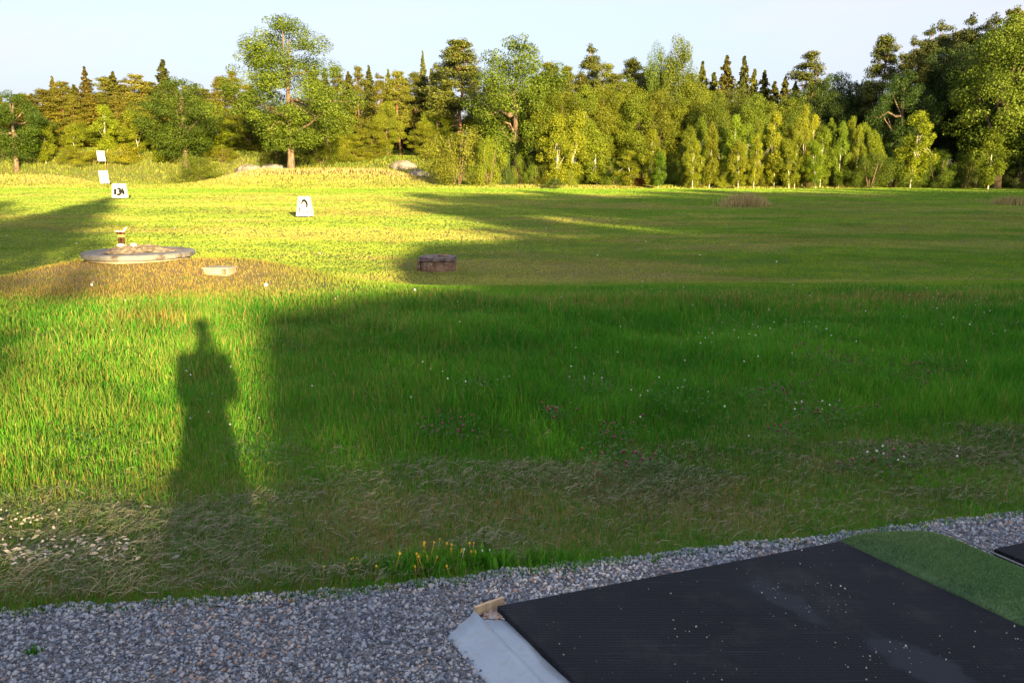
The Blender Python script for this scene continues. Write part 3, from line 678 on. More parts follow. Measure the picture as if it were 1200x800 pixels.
# hedge: added unseen, its top outline shaped to cast the foreground shade
hd = empty('shadow_hedge', (0, 0, 0), 0, 'tall hedge added unseen behind the tee to shape the shadows', 'shadow_hedge')
mb = MB(); P = []
rs = np.random.RandomState(70)
def hv(u):
    return np.interp(u, [-40, -6, -3.1, -2.2, -1.5, .25, .6, 2.5, 4.8, 6.2, 9, 60], [2.8, 2.8, 2.6, 1.3, .74, .8, 1.75, 2.0, 2.3, 3.8, 5.2, 5.2])
HD = 22.0
us = np.linspace(-38, 55, 190); n_ = 70000
u_ = rs.uniform(-38, 55, n_); u_[:26000] = rs.uniform(-7, 9, 26000); top = hv(u_)+HD*TE
mk_ = (u_ > .3) & (u_ < 2.4); zz = np.where(mk_, top-1.35*rs.rand(n_)**1.9, top*rs.rand(n_)**.6); dep = rs.uniform(-.5, .5, n_)
P = np.stack([-(HD+dep)*D[0]+u_*U[0], -(HD+dep)*D[1]+u_*U[1], zz], 1)
kk = ~((u_ > .3) & (u_ < 2.4) & (zz-HD*TE < 1.35) & (rs.rand(n_) < .6)); P = P[kk]
V, L_, nn, tn = cards(P, .21, rs)
me = np_mesh('foliage', V, L_, nn, {'tone': tn}); o = link('foliage', me, M_bush, hd); o.color = (1, 1, 1, 1)
vs = []; fs = []
for i_, u in enumerate(us):
    for dd in (-.3, .3):
        for z in (0, float(min(hv(u), .85 if .2 < u < 2.2 else 9))+HD*TE-.12): vs.append((-(HD+dd)*D[0]+u*U[0], -(HD+dd)*D[1]+u*U[1], z))
for i_ in range(len(us)-1):
    a = i_*4; b = a+4; fs += [(a, b, b+1, a+1), (a+2, a+3, b+3, b+2), (a+1, b+1, b+3, a+3)]
mb.add(vs, fs); mb.build('branches', M_bark, hd)

# ------------------------------------------------------------------ rocks on the bank
M_rock = noise_col('grey_granite', (.10, .09, .08), (.30, .27, .24), .6, bump=.8, bscale=3, dist=.2)
def rock(px, py, d, w, hh, label, seed):
    rs = np.random.RandomState(seed); x = colx(px, d); mb = MB(); n = 14; rings = 6; vs = []; fs = []
    for i in range(rings+1):
        t = i/rings
        for k_ in range(n):
            a = 2*PI*k_/n; r_ = math.cos(t*PI/2)**.7*w*(1+.25*(rs.rand()-.5)); vs.append((math.cos(a)*r_, math.sin(a)*r_*.7, hh*math.sin(t*PI/2)*(1+.2*(rs.rand()-.5))-.3))
    for i in range(rings):
        for k_ in range(n): fs.append((i*n+k_, i*n+(k_+1) % n, (i+1)*n+(k_+1) % n, (i+1)*n+k_))
    mb.add(vs, fs, False); o = mb.build('boulder', M_rock, None, (x, d, h1(x, d))); tag(o, label, 'rock')
rock(292, 187, 158, 2.8, 1.7, 'grey boulder left of the lone oak trunk', 1)
rock(320, 188, 160, 2.8, 1.5, 'low brownish boulder just left of the lone oak trunk', 2)
rock(450, 190, 156, 2.2, 1.3, 'pale boulder, leftmost on the scrubby bank right of the lone oak', 3)
rock(472, 184, 163, 2.6, 1.6, 'pale boulder, highest on the scrubby bank', 4)
rock(490, 188, 157, 2.2, 1.5, 'pale boulder beside the large willow bush', 5)
rock(424, 197, 154, 2.0, 1.4, 'small pale boulder at the crest of the golden bank', 6)

# ------------------------------------------------------------------ signs
M_sign = noise_col('white_painted_board', (.58, .58, .60), (.74, .74, .75), 3, rough=.6)
M_blk = noise_col('black_paint', (.02, .02, .03), (.05, .05, .06), 8, rough=.6)
M_ink = noise_col('worn_black_ink', (.004, .004, .008), (.015, .015, .02), 8)
M_wood = noise_col('weathered_wood', (.22, .15, .09), (.42, .31, .2), 4, stretch=(1, 1, 8), bump=.3)
def sign(px, base, d, w, hgt, label, rz=.0, tilt=.22, text=None, taper=.0):
    x = colx(px, d); t = empty('distance_sign', (x, d, h1(x, d)), rz, label, 'sign')
    for s in (-1, 1):   # A-frame boards
        Mx = Matrix.Rotation(-s*tilt*-1, 3, 'X'); cy = s*math.sin(tilt)*hgt/2
        mb = MB(); zt = hgt*math.cos(tilt)+.12; vs = []
        for (dx, dz) in ((-w/2*(1+taper), .12), (w/2*(1+taper), .12), (w/2, zt), (-w/2, zt)):
            yy = s*math.sin(tilt)*(zt-dz)/math.cos(tilt)+s*.015
            vs += [(dx, yy, dz), (dx, yy+s*.02, dz)]
        mb.add(vs, [(0, 2, 4, 6), (7, 5, 3, 1), (0, 1, 3, 2), (2, 3, 5, 4), (4, 5, 7, 6), (6, 7, 1, 0)]); mb.build('board', M_sign, t)
        for dx in (-w/2*.9, w/2*.9):
            mb = MB(); mb.tube([(dx, s*math.sin(tilt)*zt/math.cos(tilt)+s*.0, 0), (dx, s*.0, zt)], [.02, .02], 6); mb.build('leg', M_wood, t)
    return t, zt
t, zt = sign(138, 232, 90, 1.35, 1.45, 'white A-frame board reading 134, standing at the edge of the left shadow', .12, .2, '134', .08)
t134, zt134 = t, zt
t, zt = sign(355, 250, 57, .86, 1.3, 'white leaning board with a worn black figure 2, alone on the sunlit field', -.28, .2, None, .16)
# worn numerals as painted strokes
def stroke(pts, w, parent, zc, tl, name='number'):
    mb = MB(); vs = []; fs = []
    for i, (a, b) in enumerate(pts):
        p = Vector((a, b)); q_ = Vector(pts[min(i+1, len(pts)-1)])-Vector(pts[max(i-1, 0)]); q_.normalize(); nrm = Vector((-q_.y, q_.x))*w[i]*.75
        for s in (-1, 1):
            c = p+nrm*s; z = zc+c.y*math.cos(tl); y = -math.tan(tl)*(zt-z)-.046
            vs += [(c.x, y, z), (c.x, y+.006, z)]
    for i in range(len(pts)-1):
        a = i*4; b = a+4; fs += [(a, a+2, b+2, b), (a+1, b+1, b+3, a+3), (a, b, b+1, a+1), (a+2, a+3, b+3, b+2)]
    mb.add(vs, fs); return mb.build(name, M_ink, parent)
arc = [(-.12, .12), (-.13, .25), (-.06, .37), (.05, .40), (.16, .33), (.25, .2), (.27, .05), (.2, -.1)]
stroke(arc, [.05, .07, .12, .13, .11, .11, .1, .04], t, .75, .2)
stroke([(.14, -.2), (.06, -.32), (.03, -.45)], [.02, .04, .05], t, .75, .2)
stroke([(-.34, .36), (-.31, .26)], [.09, .08], t, .75, .2)
stroke([(-.32, -.0), (-.27, -.16), (-.25, -.3), (-.33, -.45)], [.03, .06, .05, .03], t, .75, .2)
stroke([(.16, -.42), (.36, -.34)], [.03, .06], t, .75, .2)
zt = zt134
def arcp(cx, cy, rx, ry, a0_, a1_, n): return [(cx+rx*math.cos(R(a0_+(a1_-a0_)*i/n)), cy+ry*math.sin(R(a0_+(a1_-a0_)*i/n))) for i in range(n+1)]
stroke([(-.46, .18), (-.38, .30), (-.37, -.32)], [.14, .19, .19], t134, .76, .2)
p3 = arcp(-.02, .15, .15, .15, 150, -80, 8)+arcp(-.03, -.15, .18, .17, 80, -150, 9)
stroke(p3, [.17]*len(p3), t134, .76, .2)
stroke([(.52, -.12), (.24, -.12), (.42, .32)], [.15, .15, .15], t134, .76, .2)
stroke([(.45, .12), (.45, -.32)], [.17, .17], t134, .76, .2)
def polesign(px, top, bot, d, wpx, label, legpy):
    x = colx(px, d); t = empty('hanging_banner', (x, d, h1(x, d)), .1, label, 'sign')
    zt = atd(px, top, d).z-t.location.z; zb = atd(px, bot, d).z-t.location.z; w = wpx/F*d
    mb = MB(); nx = 8; vs = []; fs = []
    for i in range(nx+1):
        for j in range(9):
            u = i/nx-.5; v = j/8; vs.append((u*w+(1-v)*.12*w-.06*w, .05*math.sin(u*5+v*3), zb+(zt-zb)*v))
    for i in range(nx):
        for j in range(8): fs.append((i*9+j, (i+1)*9+j, (i+1)*9+j+1, i*9+j+1))
    mb.add(vs, fs, True); o = mb.build('panel', M_sign, t); so = o.modifiers.new('s', 'SOLIDIFY'); so.thickness = .03
    mb = MB(); mb.tube([(w*.46, .12, -.2), (w*.46, .12, zt+.1)], [.045, .04], 8); mb.build('pole', M_wood, t)
    mb = MB(); mb.tube([(-w*.5, .1, zt-.03), (w*.5, .1, zt-.03)], [.03, .03], 6); mb.build('crossbar', M_wood, t)
polesign(121, 200, 215, 138, 10, 'white pole banner behind the 134 board, lower of the two banners', 224)
polesign(120, 177, 189, 158, 8.5, 'white pole banner standing on the far green bank, higher of the two banners', 200)

# ------------------------------------------------------------------ concrete wells
M_conc = noise_col('weathered_concrete', (.115, .115, .12), (.23, .23, .235), 3, bump=.6, bscale=18, c3=(.09, .075, .06), s3=7)
M_conc2 = noise_col('pale_concrete', (.24, .21, .16), (.40, .36, .28), 4, bump=.5, bscale=20)
M_soil = noise_col('gravelly_soil', (.12, .09, .06), (.30, .24, .18), 14, bump=1, bscale=30, dist=.04)
t = empty('well_cover', (RING[0], RING[1], 0), 0, 'large round concrete well cover on the dry mound', 'well cover')
zt = atd(158, 294, 15).z
mb = MB(); mb.lathe([(.84, -.6), (.84, zt-.095)], 48, jit=.015); mb.build('collar', M_conc2, t)
mb = MB(); mb.lathe([(.91, zt-.092), (.925, zt-.08), (.93, zt-.02), (.90, zt)], 48, jit=.02); mb.build('slab', M_conc, t)
rs = np.random.RandomState(5); mb = MB(); vs = []; fs = []; nr = 8; n = 40
for i in range(nr+1):
    r_ = .58*(1-i/nr)
    for k_ in range(n):
        a = 2*PI*k_/n; rr_ = r_*(1+.18*math.sin(3*a+1)+.08*rs.randn()*(i < 3)); vs.append((math.cos(a)*rr_-.05, math.sin(a)*rr_, zt+.085*sst(0, .5, i/nr)+.012*rs.randn()))
for i in range(nr):
    for k_ in range(n): fs.append((i*n+k_, i*n+(k_+1) % n, (i+1)*n+(k_+1) % n, (i+1)*n+k_))
mb.add(vs, fs); mb.build('soil_heap', M_soil, t)
ztop = zt+.08
# ornament
M_dkbrown = noise_col('dark_brown_glaze', (.04, .015, .01), (.10, .035, .015), 12, rough=.35)
M_orange = noise_col('orange_paint', (.55, .22, .06), (.7, .36, .12), 12)
M_wh2 = noise_col('white_plaster', (.65, .64, .58), (.8, .79, .74), 12)
ox, oy = atd(143, 290, 15.0).x, 15.0
t = empty('figurine', (ox, oy, ztop), 0, 'small dark brown two-legged ornament with flat pale top on the round well cover', 'ornament')
for s in (-1, 1):
    mb = MB(); mb.lathe([(.018, .03), (.026, .06), (.028, .13), (.02, .16)], 12, (s*.03, 0, 0)); mb.build('leg', M_dkbrown, t)
    mb = MB(); mb.lathe([(.02, .158), (.034, .165), (.034, .195), (.028, .205)], 12, (s*.032, 0, 0)); mb.build('band', M_orange, t)
    mb = MB(); mb.lathe([(.024, .203), (.036, .215), (.036, .245), (.02, .255)], 12, (s*.036, 0, 0)); mb.build('collar', M_dkbrown, t)
mb = MB(); mb.tube([(-.11, 0, .262), (-.05, 0, .266), (.04, 0, .262)], [.008, .012, .008], 8); mb.build('brim', M_wh2, t)
mb = MB(); mb.tube([(.055, 0, .25), (.075, 0, .30), (.10, 0, .325), (.12, 0, .33)], [.022, .018, .012, .005], 8); mb.build('plume', M_wh2, t)
mb = MB(); mb.box((0, 0, .015), (.12, .1, .03)); mb.build('foot', M_wh2, t, bevel=.005)
def pebble(name, c, s, m, label, cat, seed, group=None):
    rs = np.random.RandomState(seed); mb = MB(); n = 10; vs = []; fs = []
    for i in range(7):
        t_ = -PI/2+PI*i/6
        for k_ in range(n):
            a = 2*PI*k_/n; j = 1+.25*(rs.rand()-.5); vs.append((math.cos(a)*math.cos(t_)*s[0]*j, math.sin(a)*math.cos(t_)*s[1]*j, math.sin(t_)*s[2]+s[2]*.8))
    for i in range(6):
        for k_ in range(n): fs.append((i*n+k_, i*n+(k_+1) % n, (i+1)*n+(k_+1) % n, (i+1)*n+k_))
    mb.add(vs, fs); o = mb.build(name, m, None, c); tag(o, label, cat, group)
pebble('white_stone', (ox+.02, oy-.09, ztop-.005), (.07, .04, .035), M_wh2, 'white stone directly in front of the brown ornament', 'stone', 1)
pebble('white_stone', (ox+.22, oy-.04, ztop-.01), (.06, .04, .04), M_wh2, 'white stone right of the brown ornament on the well cover', 'stone', 2)
# small concrete block with a hole
p = hit(258, 320); bz = p.z
t = empty('concrete_block', (p.x, p.y, bz-.02), -.12, 'small pale concrete box with a dark hole, right of the round well cover', 'block')
mb = MB(); w_, d_, hh = .40, .3, .10
mb.box((-.055, 0, hh/2-.06), (.29, d_, hh+.12)); mb.box((.185, 0, hh/2-.06), (.03, d_, hh+.12)); mb.box((.13, 0, -.03), (.08, d_, .08)); mb.box((.13, .1, .05), (.08, .1, .08)); mb.box((0, 0, hh+.008), (w_+.03, d_+.03, .022))
mb.build('body', M_conc2, t)
mb = MB(); mb.box((.13, .044, .05), (.078, .01, .078)); mb.build('hole_shade', M_blk, t)  # black panel in the recess stands in for the shade inside the hole
# second well
x2 = onz(511, 314.5, -1.47); WX, WY = x2.x, 27.0; WX = colx(511, 27); wz = h1(WX, WY)
M_brk = noise_col('reddish_weathered_concrete', (.14, .07, .045), (.28, .17, .11), 5, bump=.8, bscale=20, c3=(.32, .26, .2), s3=9)
M_rim = noise_col('purplish_weathered_rim', (.09, .065, .06), (.22, .17, .16), 6, bump=.8, bscale=20)
t = empty('well_ring', (WX, WY, wz), 0, 'small reddish round concrete well standing alone in the field', 'well')
hw = atd(511, 300, 27).z-wz
mb = MB(); mb.lathe([(.56, -.1), (.57, .1), (.56, hw-.14)], 36, jit=.03); mb.build('wall', M_brk, t)
mb = MB(); mb.lathe([(.58, hw-.137), (.61, hw-.12), (.60, hw-.01), (.56, hw)], 36, jit=.04); mb.build('lid', M_rim, t)
mb = MB(); mb.box((-.57, -.2, hw*.4), (.10, .25, hw*.7)); mb.build('step', M_brk, t)
pebble('stone_chunk', (WX+.2, WY-.1, wz+hw-.01), (.2, .12, .045), M_brk, 'flat reddish rubble lying on the small round well', 'stone', 7)
# tan grass clump out on the field
def clump(px, py, d, wpx, hh, nb, label, dry, seed, wb=.03):
    x0 = colx(px, d); rs = np.random.RandomState(seed); r_ = wpx/F*d/2
    x = x0+rs.randn(nb)*r_*.5; y = d+rs.randn(nb)*r_*.5
    me = blades('clump', x, y, hh*(.5+.7*rs.rand(nb))*np.exp(-((x-x0)/r_)**2*.6), np.full(nb, wb), np.full(nb, dry), .4, seed)
    me.materials.append(M_rough); o = link('grass_tussock', me); tag(o, label, 'grass tussock')
clump(876, 244, 75, 52, 1.15, 900, 'pale tan tussock of uncut grass alone on the shaded field', 1.0, 3, .05)
clump(1190, 246, 76, 44, .8, 700, 'brown tussock of uncut grass at the right edge of the field', .8, 4, .05)

# ------------------------------------------------------------------ golf balls
M_ball = noise_col('golf_ball', (.78, .78, .76), (.82, .82, .8), 20, rough=.35, bump=.2, bscale=300)
mbb = MB(); prof = [(max(.001, .0214*math.sin(PI*i/10)), -.0214*math.cos(PI*i/10)) for i in range(11)]
mbb.lathe(prof, 14); meb = bpy.data.meshes.new('ball'); meb.from_pydata(mbb.v, [], mbb.f); meb.polygons.foreach_set('use_smooth', [True]*len(mbb.f)); meb.update(); meb.materials.append(M_ball)
def ball(px, py, z, label, group=None, s=1.0):
    p = hit(px, py)
    if not (0 < p.y < 125): return
    o = bpy.data.objects.new('golf_ball', meb); C.objects.link(o); o.location = (p.x, p.y, h1(p.x, p.y)+.04); o.scale = (s, s, s); tag(o, label, 'golf ball', group)
ball(312, 337, -.2, 'white golf ball in the dark dry grass right of the concrete box', s=1.3)
ball(108, 337, -.2, 'golf ball on the shaded left flank of the mound')
ball(486, 343, -.9, 'golf ball by the bright patch below the small well')
for (px, py) in [(170, 264), (221, 263), (375, 298), (270, 262), (205, 268), (8, 277), (90, 286), (640, 268), (700, 300), (757, 284), (560, 262), (430, 268), (820, 300), (910, 308)]:
    ball(px, py, -1.45, 'stray white golf ball lying out on the mown field', 'stray golf balls on the field', 1.15)

# ------------------------------------------------------------------ mats, frame, turf
MT = .055
A = onz(582, 709, MT); B = onz(985, 633, MT); ex = (B-A); LEN = ex.length; ex.normalize()
e2 = onz(1200, 729, MT); e3 = onz(668, 799, MT)
ey = ((e2-B).normalized()+(e3-A).normalized()).normalized()   # towards the viewer's right
rz = math.atan2(ex.y, ex.x)
def mat_rubber():
    m, N, L, b = mat('black_rubber_mat', .8, .12)
    tc = N.new('ShaderNodeTexCoord'); P_ = tc.outputs['Object']
    v = N.new('ShaderNodeTexVoronoi'); v.inputs['Scale'].default_value = 62; v.inputs['Randomness'].default_value = .12; L.new(P_, v.inputs[0])
    n = N.new('ShaderNodeTexNoise'); n.inputs['Scale'].default_value = 2.2; n.inputs['Detail'].default_value = 8; L.new(P_, n.inputs[0])
    base = mixn(N, L, n.outputs[0], (.009, .011, .015), (.019, .022, .029))
    vr = N.new('ShaderNodeValToRGB'); vr.color_ramp.elements[0].position = .05; vr.color_ramp.elements[1].position = .3; L.new(v.outputs['Distance'], vr.inputs[0]); base = mixn(N, L, vr.outputs[0], (.004, .005, .007), base)
    mp2 = N.new('ShaderNodeMapping'); mp2.inputs['Rotation'].default_value = (0, 0, -sw); mp2.inputs['Scale'].default_value = (1.5, 40, 1); L.new(P_, mp2.inputs[0])
    n5 = N.new('ShaderNodeTexNoise'); n5.inputs['Scale'].default_value = 2.0; n5.inputs['Detail'].default_value = 5; L.new(mp2.outputs[0], n5.inputs[0])
    r5 = N.new('ShaderNodeValToRGB'); r5.color_ramp.elements[0].position = .62; r5.color_ramp.elements[1].position = .72; L.new(n5.outputs[0], r5.inputs[0])
    base = mixn(N, L, r5.outputs[0], base, (.030, .034, .042))
    # worn smooth patches, elongated along the swing
    mk = None
    for (cx, cy, lx, ly, an_) in WORN:
        mp = N.new('ShaderNodeMapping'); mp.vector_type = 'TEXTURE'; mp.inputs['Location'].default_value = (cx, cy, MT); mp.inputs['Rotation'].default_value = (0, 0, an_); mp.inputs['Scale'].default_value = (lx, ly, 1)
        nd = N.new('ShaderNodeTexNoise'); nd.inputs['Scale'].default_value = 9; nd.inputs['Detail'].default_value = 6; L.new(P_, nd.inputs[0])
        L.new(P_, mp.inputs[0]); ln_ = N.new('ShaderNodeVectorMath'); ln_.operation = 'LENGTH'; L.new(mp.outputs[0], ln_.inputs[0])
        ad = N.new('ShaderNodeMath'); ad.operation = 'MULTIPLY_ADD'; L.new(nd.outputs[0], ad.inputs[0]); ad.inputs[1].default_value = 1.9; L.new(ln_.outputs['Value'], ad.inputs[2])
        mr = N.new('ShaderNodeMapRange'); mr.inputs[1].default_value = 2.0; mr.inputs[2].default_value = 1.65; L.new(ad.outputs[0], mr.inputs[0])
        if mk is None: mk = mr.outputs[0]
        else:
            mm = N.new('ShaderNodeMath'); mm.operation = 'MAXIMUM'; L.new(mk, mm.inputs[0]); L.new(mr.outputs[0], mm.inputs[1]); mk = mm.outputs[0]
    nd2 = N.new('ShaderNodeTexNoise'); nd2.inputs['Scale'].default_value = 3.5; nd2.inputs['Detail'].default_value = 9; nd2.inputs['Roughness'].default_value = .7; L.new(P_, nd2.inputs[0])
    rd = N.new('ShaderNodeValToRGB'); rd.color_ramp.elements[0].position = .5; rd.color_ramp.elements[1].position = .78; rd.color_ramp.elements[1].color = (.7, .7, .7, 1); L.new(nd2.outputs[0], rd.inputs[0])
    base = mixn(N, L, rd.outputs[0], base, (.050, .050, .050))
    col = mixn(N, L, mk, base, (.026, .031, .040)); L.new(col, b.inputs['Base Color'])
    inv = N.new('ShaderNodeMath'); inv.operation = 'MULTIPLY_ADD'; L.new(mk, inv.inputs[0]); inv.inputs[1].default_value = -.85; inv.inputs[2].default_value = 1
    bp = N.new('ShaderNodeBump'); bp.inputs['Distance'].default_value = .006; L.new(inv.outputs[0], bp.inputs['Strength']); L.new(v.outputs['Distance'], bp.inputs['Height']); L.new(bp.outputs[0], b.inputs['Normal'])
    return m
w1 = onz(908, 695, MT); w2 = onz(1090, 782, MT)
sw = math.atan2(ey.y, ey.x)
WORN = [(w1.x, w1.y, .19, .07, sw), (w2.x, w2.y, .19, .09, sw)]
WL = [(p.x, p.y) for p in (w1, w2)]
M_mat = mat_rubber()
def slab(name, P0, P1, P2, P3, z0, z1, m, parent=None, div=1, bev=.006):
    mb = MB(); vs = [(p.x, p.y, z) for z in (z0, z1) for p in (P0, P1, P2, P3)]
    mb.add(vs, [(3, 2, 1, 0), (4, 5, 6, 7), (0, 1, 5, 4), (1, 2, 6, 5), (2, 3, 7, 6), (3, 0, 4, 7)])
    o = mb.build(name, m, parent, bevel=bev); o.data.flip_normals() if False else None; return o
P3_ = A+ey*1.6; P2_ = B+ey*1.6
o = slab('rubber_mat', P3_, P2_, B, A, .02, MT, M_mat); tag(o, 'large black dimpled rubber tee mat with two worn grey patches', 'mat')
# turf strip, soft rounded pad: from B edge to the right
Tw = .335
TA = B-ex*.0; TB = onz(1095, 616, .085)
M_turf = noise_col('green_artificial_turf', (.04, .10, .045), (.10, .18, .075), 8)
tx = ex.copy()
nu, nv = 18, 60; TL = 1.75
def turfpt(u, v):
    # u across 0..1, v along 0..1 (0 = far rounded end)
    z = .10*(1-abs(2*u-1)**5)**.5*.35+.10*.0
    prof = (1-abs(2*u-1)**4)**.5
    endp = min(1, v/.10); endf = math.sqrt(max(0, 1-(1-endp)**2))
    zz = .012+.09*prof*(.25+.75*endf)
    base = B+ex*(.004)-ey*.045
    p = base+ex*(Tw*u)+ey*(TL*v)
    skew = (TB-(base+ex*Tw)); p = p+Vector((skew.x, skew.y, 0))*u*max(0, 1-v)
    return Vector((p.x, p.y, zz))
mb = MB(); vs = [turfpt(i/nu, j/nv) for j in range(nv+1) for i in range(nu+1)]
fs = [(j*(nu+1)+i, j*(nu+1)+i+1, (j+1)*(nu+1)+i+1, (j+1)*(nu+1)+i) for j in range(nv) for i in range(nu)]
b0 = len(vs); per = [i for i in range(nu+1)]
mb.add(vs, [tuple(reversed(f)) for f in fs], True)
skv = []; skf = []
edge = [j*(nu+1)+nu for j in range(nv, -1, -1)]+[i for i in range(nu-1, -1, -1)]+[j*(nu+1) for j in range(1, nv+1)]
for q_, i_ in enumerate(edge):
    p = vs[i_]; skv += [tuple(p), (p.x, p.y, .002)]
for q_ in range(len(edge)-1): skf.append((2*q_, 2*q_+1, 2*q_+3, 2*q_+2))
mb.add(skv, skf)
tt = empty('turf_strip', (0, 0, 0), 0, 'padded strip of green artificial turf beside the black rubber mat', 'turf mat')
mb.build('pad', M_turf, tt)
rs = np.random.RandomState(12); n = 70000; uu = rs.rand(n); vv = rs.rand(n)**1.2
pts = []
# vectorised fibre roots by bilinear lookup of the pad grid
G = np.array([[tuple(turfpt(i/nu, j/nv)) for i in range(nu+1)] for j in range(nv+1)])
fi = uu*nu; fj = vv*nv; i0 = np.minimum(fi.astype(int), nu-1); j0 = np.minimum(fj.astype(int), nv-1); a_ = (fi-i0)[:, None]; b_ = (fj-j0)[:, None]
PP = G[j0, i0]*(1-a_)*(1-b_)+G[j0, i0+1]*a_*(1-b_)+G[j0+1, i0]*(1-a_)*b_+G[j0+1, i0+1]*a_*b_
M_fib = grass_mat('turf_fibre', (.10, .17, .07), (.26, .36, .16), (.1, .1, .03), (.12, .12, .04), .15)
me = blades('fibres', PP[:, 0], PP[:, 1], .009+.006*rs.rand(n), np.full(n, .0022), np.zeros(n), .6, 6, None, PP[:, 2])
me.materials.append(M_fib); fo = link('fibres', me, None, tt); fo['kind'] = 'stuff'
M_pale = noise_col('pale_edging', (.16, .17, .18), (.26, .27, .28), 20)
mb = MB(); ed = [G[j, nu] for j in range(0, nv+1, 4)]
mb.tube([(p[0]+.006, p[1]+.003, .075) for p in ed], [.004]*len(ed), 6); mb.build('edging', M_pale, tt)
# second mat at far right
q0 = onz(1164, 646, .03); q1 = q0+ex*1.6
o = slab('rubber_mat', q0+ey*1.5, q1+ey*1.5, q1, q0, .012, .045, M_mat); tag(o, 'black rubber mat corner beyond the green turf strip at right edge', 'mat')
# grit on mat
n = 300; rs = np.random.RandomState(19); s_ = rs.rand(n)*1.55; t_ = rs.rand(n)**1.3*1.4
cl = rs.randint(0, 9, n); cxs = rs.rand(9)*1.5; cys = rs.rand(9)*1.0
m_ = rs.rand(n) < .6; s_[m_] = cxs[cl[m_]]+rs.randn(m_.sum())*.07; t_[m_] = np.abs(cys[cl[m_]]+rs.randn(m_.sum())*.05)
s_ = np.clip(s_, .02, 1.58)
gx = A.x+ex.x*s_+ey.x*t_; gyy = A.y+ex.y*s_+ey.y*t_
V, L_, nn, tone = stones(n, gx, gyy, (.0022+.006*rs.rand(n)**4), MT+.0015, 8)
M_grit = noise_col('pale_grit', (.3, .28, .25), (.6, .57, .52), 40)
o = link('grit', np_mesh('grit', V, L_, nn, {'tone': tone}), M_grit); tag(o, 'pale grit scattered over the black rubber mat', 'grit', kind='stuff')
# steel tray under the mat
M_steel = noise_col('galvanised_steel', (.26, .33, .40), (.40, .47, .54), 5, lo=.2, hi=.8, rough=.5, bump=.5, bscale=14, dist=.02, c3=(.34, .38, .42), s3=40)
M_steel.node_tree.nodes['Principled BSDF'].inputs['Metallic'].default_value = .35
f = empty('steel_tray', (0, 0, 0), 0, 'bent galvanised steel tray edge under the rubber mat', 'frame')
a0 = onz(524, 748, .004); a1 = onz(556, 716, .055); a1b = onz(573, 728, .052)
b0_ = onz(652, 812, .004)
dirn = ey
def panel(name, quad, th, m, parent):
    mb = MB(); n_ = 14; vs = []; fs = []
    for i_ in range(n_+1):
        for j_ in range(7):
            p = quad[0].lerp(quad[1], j_/6).lerp(quad[3].lerp(quad[2], j_/6), i_/n_)
            wv = .0025*math.sin(i_*2.1+j_)+.002*math.sin(i_*.7+j_*2.3); vs.append(p+Vector((0, 0, wv)))
    for i_ in range(n_):
        for j_ in range(6): fs.append((i_*7+j_, i_*7+j_+1, (i_+1)*7+j_+1, (i_+1)*7+j_))
    mb.add(vs, fs, True); o = mb.build(name, m, parent); so = o.modifiers.new('s', 'SOLIDIFY'); so.thickness = th; return o
c0 = a0+dirn*1.2; c1 = a1+dirn*1.2; 
panel('outer_flange', [a0, a1, c1, c0], .003, M_steel, f)
i0_ = onz(570, 729, .045); i1_ = onz(604, 722, .035); j0_ = i0_+dirn*1.2; j1_ = i1_+dirn*1.2
i0c = a1+dirn*.06; i0c.z = .047
panel('inner_flange', [i0c, onz(606, 727, .022), onz(606, 727, .022)+dirn*1.2, i0c+dirn*1.2], .003, M_steel, f)
mb = MB(); pa = onz(556, 716, .03); pb = onz(590, 704, .03); mid = (pa+pb)/2
mb.box((mid.x, mid.y, .03), ((pb-pa).length, .012, .035), Matrix.Rotation(math.atan2((pb-pa).y, (pb-pa).x), 3, 'Z')); mb.build('wooden_batten', noise_col('pale_pine_wood', (.45, .33, .2), (.6, .47, .3), 10, stretch=(1, 8, 1)), f)
# stones in the tray corner
rs = np.random.RandomState(55); n = 130
pc = onz(578, 720, .03); gx = pc.x+rs.uniform(-.035, .05, n); gyy = pc.y+rs.uniform(-.03, .02, n)
V, L_, nn, tone = stones(n, gx, gyy, .006+.008*rs.rand(n), .03, 9)
o = link('tray_gravel', np_mesh('tray_gravel', V, L_, nn, {'tone': .75+.2*tone}), M_stone); tag(o, 'brownish gravel caught in the corner of the steel tray', 'gravel', kind='stuff')

# ------------------------------------------------------------------ flowering plants at the gravel edge
def plant(px, py, nbl, hgt, rad, nfl, fm, label, seed, name='flowering_plant', leafy=False):
    p = onz(px, py); rs = np.random.RandomState(seed); t = empty(name, (0, 0, 0), 0, label, 'plant')
    x = p.x+rs.randn(nbl)*rad; y = p.y+rs.randn(nbl)*rad*.5
    me = blades('leaves', x, y, hgt*(.5+.6*rs.rand(nbl)), np.full(nbl, .0045 if not leafy else .02), (rs.rand(nbl) < .06)*1., .45, seed); me.materials.append(M_grass); link('leaves', me, None, t)
    for i in range(nfl):
        fx = p.x+rs.randn()*rad*1.3; fy = p.y+rs.randn()*rad*.6; fz = h1(fx, fy)+hgt*(.35+.6*rs.rand()); s = .0032+.0026*rs.rand()
        lx_ = fx+rs.randn()*.02; ly_ = fy+rs.randn()*.015; mb = MB(); mb.lathe([(s*.3, -s*1.0), (s, -s*.4), (s*.9, s*.7), (s*.2, s*1.5)], 6, (fx, fy, fz)); mb.tube([(lx_, ly_, h1(fx, fy)), (fx*.6+lx_*.4, fy*.6+ly_*.4, fz*.6+h1(fx, fy)*.4), (fx, fy, fz)], [.0012, .001, .001], 4); mb.build('flower', fm, t)
plant(422, 668, 90, .07, .05, 9, M_yel, 'leftmost clump of yellow flowers at the gravel edge', 1)
plant(487, 668, 620, .095, .075, 16, M_yel, 'bushy green tuft with yellow flowers, middle of the gravel edge', 2)
